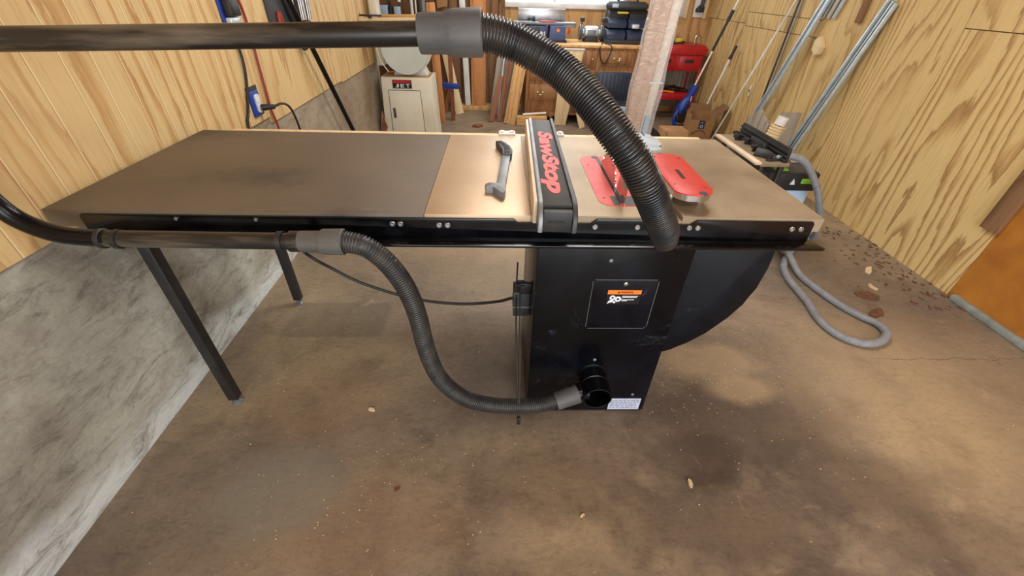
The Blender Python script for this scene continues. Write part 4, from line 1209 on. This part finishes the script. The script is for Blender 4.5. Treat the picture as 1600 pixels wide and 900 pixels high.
# ================================================================== RED TOOL CART
ct = thing('tool_cart', 'red metal tool cart with drawer chest and lower tray', 'tool cart', (2.2, 4.7, 0))
obj('drawer_chest', B().box(1.90, 2.46, 4.60, 4.95, .56, .735, .006), 'red_metal', ct)
obj('lid', B().prism([(1.88, .737), (2.49, .737), (2.50, .80), (2.45, .84), (1.90, .84)], 'y', 4.58, 4.96, .008), 'red_metal', ct)
for hx in (2.02, 2.30):
    d_ = obj('drawer', B().box(hx - .12, hx + .12, 4.592, 4.60, .58, .725, .003), 'red_metal', ct)
    obj('drawer_handle', B().box(hx - .055, hx + .055, 4.585, 4.593, .655, .69, .003), 'black_matte', d_)
obj('lower_tray', B().box(1.88, 2.48, 4.58, 4.95, .23, .31, .006), 'red_metal', ct)
for (lx, ly) in ((1.90, 4.61), (2.46, 4.61), (1.90, 4.93), (2.46, 4.93)):
    obj('leg', B().box(lx - .012, lx + .012, ly - .012, ly + .012, .04, .60, .002), 'red_metal', ct)
    obj('castor', B().cyl((lx - .01, ly, .025), (lx + .01, ly, .025), .025, seg=16), 'black_matte', ct)
tag(obj('tape_measure', B().lathe((2.16, 4.70, .842), (0, 0, 1), [(0, 0), (0, .04), (.01, .045), (.05, .045), (.058, .035), (.058, 0)], 20), 'yellow'), 'yellow tape measure on top of the red cart', 'tape measure')
tag(obj('coiled_lead', B().tube([(2.06, 4.7, .852), (2.12, 4.64, .856), (2.2, 4.66, .862), (2.23, 4.74, .858), (2.15, 4.80, .852), (2.05, 4.77, .852)], .01, 8), 'cord_black'), 'black lead curled around the tape measure', 'cord')
tag(obj('steel_hook', B().tube([(2.36, 4.72, .846), (2.36, 4.72, .92), (2.39, 4.72, .94), (2.42, 4.72, .92), (2.44, 4.72, .85)], .006, 8), 'steel'), 'silver hook standing on the red cart lid', 'hook')
tag(obj('tangled_cable', B().tube([(1.92, 4.7, .325), (2.02, 4.64, .335), (2.12, 4.74, .33), (2.22, 4.65, .34), (2.32, 4.72, .33), (2.40, 4.66, .33), (2.34, 4.82, .335), (2.18, 4.80, .35), (2.05, 4.84, .34), (2.1, 4.70, .36), (2.25, 4.74, .37)], .014, 8), 'cord_black'), 'tangled black cable on the cart lower tray', 'cable')
tag(obj('orange_lead', B().tube([(1.90, 4.61, .322), (2.02, 4.60, .33), (2.12, 4.62, .325), (2.2, 4.60, .322)], .012, 8), 'orange'), 'orange lead on the front of the cart tray', 'cord')
tag(obj('spray_can', B().lathe((1.97, 4.80, .312), (0, 0, 1), [(0, 0), (0, .03), (.14, .03), (.155, .012), (.18, .012), (.18, 0)], 16), 'dark_grey'), 'dark spray can standing on the cart lower tray', 'can')
# corrugated grey sheet behind the cart
b_ = B()
pts = []
n = 80
top = [(1.55 + 1.02 * k / n, 4.972 + .008 * math.sin(k * 2 * PI / 4)) for k in range(n + 1)]
b_.prism(top + [(x, y + .004) for (x, y) in top[::-1]], 'z', .08, .60)
tag(obj('corrugated_sheet', b_, 'grey_wood'), 'weathered corrugated sheet behind the red cart', 'corrugated sheet')

# white boards with tools hanging on the rear wall
for (x0, lab, mtl) in ((2.12, 'white backing board left of the pole, holding a caulking gun', 'g'), (2.36, 'white backing board behind the pole, holding a dark hand tool', 'h')):
    t = thing('backing_board', lab, 'tool board', (x0, YB, 1.1), 'white boards on the rear wall')
    obj('board', B().box(x0, x0 + .16, YB - .02, YB - .001, 1.10, 1.8, .003), 'white_paint', t)
    obj('edge_strip', B().box(x0 + .12, x0 + .16, YB - .035, YB - .0205, 1.09, 1.8, .003), 'pale_wood', t)
cg = thing('caulking_gun', 'dark caulking gun hanging nose down on the rear wall', 'caulking gun', (2.12, 4.93, 1.1))
obj('barrel', B().lathe((2.12, 4.93, 1.14), (0, 0, 1), [(0, 0), (0, .03), (.02, .035), (.3, .035), (.3, 0)], 18), 'dark_grey', cg)
obj('yoke', B().box(2.07, 2.17, 4.91, 4.95, 1.11, 1.135, .004), 'black_matte', cg)
obj('rod', B().cyl((2.12, 4.93, .98), (2.12, 4.93, 1.11), .006), 'alu', cg)
ht = thing('hand_tool', 'dark metal hand tool hanging on the second white board', 'hand tool', (2.41, 4.94, 1.17))
obj('shank', B().cyl((2.43, 4.94, 1.2), (2.45, 4.94, 1.55), .022), 'dark_grey', ht)
obj('head', B().prism([(2.37, 1.155), (2.46, 1.15), (2.46, 1.20), (2.44, 1.24), (2.40, 1.22), (2.37, 1.19)], 'y', 4.92, 4.96, .005), 'black_matte', ht)

# ================================================================== STRING TRIMMER AND POLES
p0, p1 = Vector((2.28, 4.24, .42)), Vector((2.55, 4.12, 1.62))
tr = thing('string_trimmer', 'blue headed string trimmer on silver pole standing by the cart', 'string trimmer', (2.2, 4.2, 0))
q = lambda t: p0.lerp(p1, t)
obj('pole', B().cyl(q(-.05), q(.34), .010).cyl(q(.66), q(1.0), .010), 'white_paint', tr, label='silver white pole')
obj('grip', B().cyl(q(.34), q(.66), .014).cyl(q(.58), q(.66), .019), 'black_matte', tr, label='long black grip section')
obj('collar', B().cyl(q(.78), q(.795), .015), 'black_matte', tr)
obj('motor_housing', B().tube([(2.30, 4.23, .47), (2.275, 4.235, .38), (2.245, 4.24, .30), (2.205, 4.24, .22), (2.175, 4.24, .13), (2.165, 4.24, .06)], lambda t: .042 + .022 * math.sin(max(0, min(1, (t - .35) / .6)) * PI), 24), 'blue', tr, label='blue moulded motor housing')
obj('blade_cover', B().lathe((2.205, 4.195, .13), Vector((.35, -.85, .35)), [(-.012, 0), (-.012, .07), (.005, .078), (.012, .07), (.014, 0)], 28), 'black_matte', tr)
obj('edge_guard', B().tube([(2.15, 4.20, .20), (2.115, 4.18, .12), (2.125, 4.17, .05), (2.17, 4.17, .02)], .018, 14), 'blue', tr)
obj('housing_lettering', B().prism([(0, -.03), (.012, -.03), (.012, .03), (0, .03)], 'z', 0, .001).xf(frame_along((2.262, 4.188, .33), (2.262, 4.08, .33), (1, 0, 0))), 'label_white', tr)
t = thing('extension_pole', 'shorter silver pole with black handle right of the trimmer', 'pole', (2.40, 4.0, 0))
obj('shaft', B().cyl((2.325, 4.02, 0.0), (2.49, 3.98, .80), .009), 'white_paint', t)
obj('handle', B().cyl((2.49, 3.98, .80), (2.515, 3.975, .905), .015).cyl((2.485, 3.981, .775), (2.492, 3.98, .81), .019), 'black_matte', t)

# ================================================================== CARDBOARD BOXES
cb = thing('shipping_box', 'open cardboard shipping box with curved arrow logo at right wall', 'cardboard box', frame=Matrix.Translation((2.29, 3.86, 0)) @ Matrix.Rotation(math.radians(-6), 4, 'Z'))
b_ = B()
b_.box(-.135, .135, -.10, -.096, 0, .195).box(-.135, .135, .096, .10, 0, .25).box(-.135, -.131, -.096, .096, 0, .25).box(.131, .135, -.096, .096, 0, .25).box(-.13, .13, -.095, .095, 0, .004)
obj('box_walls', b_, 'cardboard', cb)
obj('flap', B().prism([(.136, .25), (.25, .34), (.252, .337), (.138, .246)], 'y', -.10, .10), 'card_in', cb)
obj('flap', B().prism([(-.136, .25), (-.10, .31), (-.097, .308), (-.132, .248)], 'y', -.02, .10), 'card_in', cb)
obj('flap', B().prism([(.10, .25), (.15, .32), (.153, .318), (.103, .248)], 'x', -.1, .135), 'card_in', cb)
bt_ = obj('blue_tape', B().box(-.03, .035, -.1045, -.1002, .105, .194), 'navy', cb, label='dark blue tape with pale mark')
obj('tape_mark', B().lathe((.002, -.1045, .13), (0, -1, 0), [(0, .010), (.0015, .010), (.0015, .017), (0, .017)], 20, close=True).prism([(-.01, .165), (.0, .178), (.012, .165), (.006, .165), (0, .171), (-.005, .165)], 'y', -.106, -.1045), 'label_blue', bt_)
b_ = B()
a_ = [(.0 + .085 * math.cos(math.radians(a)), -.04 + .095 * math.sin(math.radians(a))) for a in range(150, 29, -8)]
i_ = [(.0 + .085 * math.cos(math.radians(a)), -.047 + .095 * math.sin(math.radians(a))) for a in range(30, 151, 8)]
b_.prism(a_ + i_, 'y', -.1015, -.1)
b_.prism([(-.088, .0), (-.083, .026), (-.058, .018), (-.063, .013), (-.078, .016), (-.082, .0)], 'y', -.1015, -.1)
obj('arrow_logo', b_.xf(Matrix.Translation((0, -.001, .035))), 'black_matte', cb, label='dark curved arrow logo')
fb = thing('flat_box', 'small low cardboard box open toward black item on the floor', 'cardboard box', (1.80, 3.4, 0))
obj('box_walls', B().box(1.70, 1.95, 3.28, 3.50, 0, .20, .006), 'cardboard', fb)
obj('flap', B().prism([(3.16, .04), (3.28, .20), (3.283, .197), (3.165, .035)], 'x', 1.72, 1.93), 'cardboard', fb)
pk = thing('plastic_packet', 'black and white plastic packet leaning left of the low box', 'packet', (1.58, 3.38, 0))
obj('packet', B().prism([(1.53, .0), (1.68, .0), (1.66, .13), (1.61, .20), (1.53, .26), (1.54, .12)], 'y', 3.20, 3.26, .01), 'black_matte', pk)
obj('white_edge', B().prism([(1.60, .02), (1.65, .03), (1.62, .13), (1.595, .15)], 'y', 3.194, 3.20, .002), 'label_white', pk)
tag(obj('cardboard_scrap', B().prism([(1.94, 3.2), (2.10, 3.22), (2.06, 3.36), (1.93, 3.33)], 'z', .0, .012, .001), 'pale_wood'), 'flat pale cardboard scrap between the two boxes', 'cardboard')

# ================================================================== ALCOVE SHELF ITEMS (rear left)
sf = thing('wall_shelf', 'wooden shelf in the rear left alcove behind the bandsaw', 'shelf', (-1.4, 4.7, 1.0))
obj('shelf_board', B().box(-2.1, -.72, 4.45, 4.94, .975, 1.0, .003), 'pine', sf)
obj('shelf_bracket', B().prism([(4.94, .974), (4.60, .974), (4.90, .70), (4.94, .70)], 'x', -1.0, -.975).prism([(4.94, .974), (4.60, .974), (4.90, .70), (4.94, .70)], 'x', -1.9, -1.875), 'rough_wood', sf)
tag(obj('blue_carton', B().box(-1.47, -1.26, 4.5, 4.6, 1.0, 1.15, .004), 'lightblue'), 'pale blue carton on the alcove shelf', 'carton')
tag(obj('dark_bottle', B().lathe((-1.235, 4.55, 1.0), (0, 0, 1), [(0, 0), (0, .03), (.13, .03), (.15, .014), (.18, .014), (.18, 0)], 18), 'black_matte'), 'dark bottle right against the pale blue carton', 'bottle')
tag(obj('blue_carton', B().box(-1.19, -1.13, 4.52, 4.6, 1.0, 1.14, .004), 'lightblue'), 'narrow pale blue carton right of the dark bottle', 'carton')
tag(obj('drill_case', B().prism([(-1.66, 1.0), (-1.50, 1.0), (-1.50, 1.10), (-1.57, 1.13), (-1.66, 1.09)], 'y', 4.5, 4.56, .01), 'black_matte'), 'black tool case on the alcove shelf corner', 'tool case')
b_ = B()
for k in range(3):
    b_.prism([(-1.55, 1.02 + k * .045), (-1.52, 1.04 + k * .045), (-1.55, 1.05 + k * .045)], 'y', 4.485, 4.497)
tag(obj('red_drill', B().prism([(-1.66, 1.135), (-1.56, 1.135), (-1.54, 1.16), (-1.56, 1.21), (-1.66, 1.21)], 'y', 4.5, 4.56, .01), 'red_metal'), 'red tool stacked on the black tool case', 'power tool')
tag(obj('white_pipe', B().tube([(-1.03, 4.75, 1.0), (-1.06, 4.9, 1.9)], .018, 14, smooth=False), 'white_paint'), 'white pipe standing on the alcove shelf left of its twin', 'pipe', 'white pipes on the shelf')
tag(obj('white_pipe', B().tube([(-.985, 4.75, 1.0), (-1.0, 4.9, 1.9)], .010, 14, smooth=False), 'white_paint'), 'thinner white pipe standing on the alcove shelf', 'pipe', 'white pipes on the shelf')
tag(obj('grey_tube', B().tube([(-.90, 4.72, 1.0), (-.91, 4.9, 1.9)], .03, 16, smooth=False), 'grey'), 'fat grey tube standing left of the green spray bottle', 'tube')
sp = thing('spray_bottle', 'yellow green spray bottle on the alcove shelf', 'spray bottle', (-.81, 4.6, 1.0))
obj('bottle', B().lathe((-.81, 4.6, 1.0), (0, 0, 1), [(0, 0), (0, .045), (.10, .05), (.14, .03), (.16, .015), (.16, 0)], 20), 'lime', sp)
obj('trigger_head', B().box(-.84, -.79, 4.56, 4.62, 1.16, 1.20, .006), 'black_matte', sp)
tag(obj('paper_bag', B().prism([(-.76, 1.12), (-.64, 1.14), (-.62, 1.3), (-.77, 1.3)], 'y', 4.92, 4.95, .004), 'cardboard'), 'brown paper hanging on the rear wall boards', 'paper')

# ================================================================== LEFT WALL ITEMS
XW = XL + .012
ob = thing('power_outlet', 'blue outlet box with white receptacle low on left plywood', 'outlet', (XW, 1.22, .81))
obj('outlet_box', B().box(XW - .004, XW + .012, 1.175, 1.265, .80, .915, .004), 'blue', ob)
obj('receptacle', B().prism(rrect(1.205, 1.245, .815, .90, .012), 'x', XW + .012, XW + .020, .002), 'label_white', ob)
obj('socket', B().prism(rrect(1.212, 1.238, .862, .888, .01), 'x', XW + .0195, XW + .022, .001), 'white_paint', ob)
obj('cutout_edge', B().box(XW + .001, XW + .004, 1.17, 1.275, .915, .935), 'dark_grey', ob)
pc = thing('plug_cord', 'black plug and cord running from the blue outlet', 'cord', (XW, 1.24, .83))
obj('plug', B().tube([(XW + .022, 1.235, .835), (XW + .055, 1.245, .838), (XW + .075, 1.26, .835)], lambda t: .017 - .006 * t, 14), 'cord_black', pc)
obj('cable', B().tube([(XW + .072, 1.258, .836), (XW + .09, 1.31, .84), (XW + .09, 1.38, .81), (XW + .08, 1.44, .74), (XW + .06, 1.50, .62), (XW + .03, 1.55, .4)], .006, 10), 'cord_black', pc)
tag(obj('hanging_cord', B().tube([(XW + .03, 1.20, 1.24), (XW + .014, 1.21, 1.15), (XW + .012, 1.215, 1.05), (XW + .010, 1.19, .96), (XW + .010, 1.12, .84), (XW + .010, 1.08, .78), (XW + .012, 1.07, .55)], .0065, 10), 'cord_black'), 'black cord hanging down the left plywood wall', 'cord')
tag(obj('hanging_cord', B().tube([(XW + .012, 1.28, 1.42), (XW + .010, 1.345, 1.28), (XW + .010, 1.362, 1.18), (XW + .010, 1.352, 1.02), (XW + .010, 1.345, .90), (XW + .010, 1.34, .80), (XW + .010, 1.36, .70), (XW + .012, 1.37, .5)], .006, 10), 'cord_red'), 'red brown cord hanging down the left plywood wall', 'cord')
uo = thing('wall_timer', 'black and white outlet box high on the left plywood', 'outlet', (XW, 1.22, 1.25))
obj('blue_back', B().box(XW, XW + .012, 1.17, 1.275, 1.20, 1.40, .004), 'blue', uo)
obj('plug_body', B().box(XW + .012, XW + .05, 1.185, 1.265, 1.225, 1.29, .008), 'black_matte', uo)
obj('white_face', B().box(XW + .012, XW + .03, 1.18, 1.27, 1.293, 1.36, .004), 'label_white', uo)
obj('grey_collar', B().box(XW + .012, XW + .04, 1.18, 1.26, 1.195, 1.222, .006), 'alu', uo)
obj('yellow_tag', B().prism(rrect(1.27, 1.33, 1.18, 1.235, .02), 'x', XW + .004, XW + .012, .002), 'pale_wood', uo, label='pale yellow paper tag')
tbw = thing('tool_board', 'dark board of hand tools high on the left plywood', 'tool board', (XW, 1.8, 1.1))
obj('backing', B().box(XW + .001, XW + .016, 1.60, 2.12, 1.07, 1.75, .003), 'dark_grey', tbw)
obj('red_pliers', B().tube([(XW + .025, 1.69, 1.22), (XW + .025, 1.68, 1.16), (XW + .025, 1.70, 1.11)], .010, 10), 'cord_red', tbw)
obj('red_pliers', B().tube([(XW + .025, 1.70, 1.22), (XW + .025, 1.715, 1.16), (XW + .025, 1.705, 1.11)], .010, 10), 'cord_red', tbw)
obj('hanging_strap', B().tube([(XW + .03, 1.78, 1.5), (XW + .03, 1.80, 1.28), (XW + .03, 1.86, 1.15), (XW + .03, 1.92, 1.02)], .018, 12), 'black_matte', tbw)
obj('tool_block', B().box(XW + .016, XW + .06, 1.93, 2.04, 1.10, 1.16, .004), 'black_matte', tbw)
b_ = B()
for k in range(4):
    b_.box(XW + .06, XW + .062, 1.94 + k * .024, 1.955 + k * .024, 1.115, 1.135)
obj('white_marks', b_, 'label_white', tbw)
b_ = B()
for k, (yy, l_) in enumerate(((1.95, .28), (1.98, .22), (2.015, .25), (2.06, .2), (2.09, .16))):
    b_.cyl((XW + .04, yy, 1.165), (XW + .04, yy + .015, 1.165 + l_), .008 + .002 * (k % 2), seg=12)
obj('hand_tools', b_, 'steel', tbw)
obj('wood_handle', B().cyl((XW + .035, 1.86, 1.18), (XW + .035, 1.865, 1.4), .014), 'pale_wood', tbw)
tag(obj('leaning_pole', B().tube([(XL + .10, 2.62, .0), (XW + .045, 1.75, 1.36)], .016, 14, smooth=False), 'black_gloss'), 'long black pole leaning diagonally on the left wall', 'pole')

# ================================================================== FLOOR DEBRIS
random.seed(11)


def leaf(name, label, cat, x, y, s, mat, group=None, a=None):
    a = random.uniform(0, 6.28) if a is None else a
    b_ = B()
    n = 9
    ring = []
    for i in range(n):
        t = 2 * PI * i / n
        rr = s * (0.55 + 0.45 * abs(math.cos(t))) * random.uniform(.75, 1.1)
        ring.append((x + rr * math.cos(t) * math.cos(a) - rr * .6 * math.sin(t) * math.sin(a), y + rr * math.cos(t) * math.sin(a) + rr * .6 * math.sin(t) * math.cos(a)))
    b_.prism(ring, 'z', .0005, .003)
    for v in b_.bm.verts:
        if v.co.z > .001:
            v.co.z += random.uniform(0, s * .35)
    return tag(obj(name, b_, mat), label, cat, group)


leaf('wood_chip', 'large tan wood chip on the floor left of the hose bend', 'wood chip', -.50, .01, .016, 'chip')
leaf('wood_chip', 'red brown splinter cluster on the lower left floor', 'wood chip', -.335, -.31, .014, 'dark_chip')
leaf('wood_chip', 'pale sliver standing out on the lower right floor', 'wood chip', .665, -.30, .018, 'chip', a=1.5)
leaf('wood_chip', 'cream chip near the bottom edge of the floor', 'wood chip', .275, -.40, .010, 'chip')
leaf('dry_leaf', 'torn pale leaf on the floor beside the right plywood', 'leaf', 2.28, 1.03, .045, 'chip')
leaf('dry_leaf', 'small white curled scrap nearest the grey hose loop', 'leaf', 2.18, .86, .035, 'chip')
leaf('dry_leaf', 'large dark brown leaf flat on the floor by the right wall', 'leaf', 2.08, .77, .07, 'leaf')
leaf('dry_leaf', 'grey brown leaf nearest the camera by the right wall', 'leaf', 2.02, .62, .06, 'leaf')
b_ = B()
for k in range(110):
    t = random.random()
    y = random.uniform(.65, 1.6)
    x = XR - abs(random.gauss(0, .16)) - .01
    s_ = random.uniform(.006, .024)
    a = random.uniform(0, 6.28)
    ca, sa, e_ = math.cos(a), math.sin(a), random.uniform(.15, .5)
    pts = [(x + s_ * (math.cos(u) * ca - e_ * math.sin(u) * sa) * random.uniform(.6, 1), y + s_ * (math.cos(u) * sa + e_ * math.sin(u) * ca) * random.uniform(.6, 1)) for u in (0, 1.2, 2.5, 3.6, 5)]
    b_.prism(pts, 'z', .0005, .002 + random.uniform(0, .006))
tag(obj('leaf_litter', b_, 'leaf'), 'scattered brown leaf litter along the right plywood wall', 'leaf litter', kind='stuff')
b_ = B()
for k in range(520):
    r = random.random()
    if r < .4:
        x, y = random.gauss(.95, .28), random.gauss(.1, .25)
    elif r < .7:
        x, y = random.gauss(-.35, .25), random.gauss(-.25, .18)
    else:
        x, y = random.uniform(-1.2, 2.3), random.uniform(-.65, 1.2)
    if x < -1.22 or (CX0 - .02 < x < CX1 + .02 and y > -.02 and y < .52):
        continue
    s_ = random.choice((.0009, .0013, .0018, .0026))
    a = random.uniform(0, 6.28)
    e = random.uniform(.3, .9)
    pts = [(x + s_ * math.cos(a + u), y + s_ * e * math.sin(a + u)) for u in (0, 1.5, 3.1, 4.6)]
    b_.prism(pts, 'z', .0003, .0012 + random.uniform(0, .001))
tag(obj('sawdust_flecks', b_, 'chip'), 'tiny pale sawdust flecks scattered over the concrete floor', 'sawdust', kind='stuff')
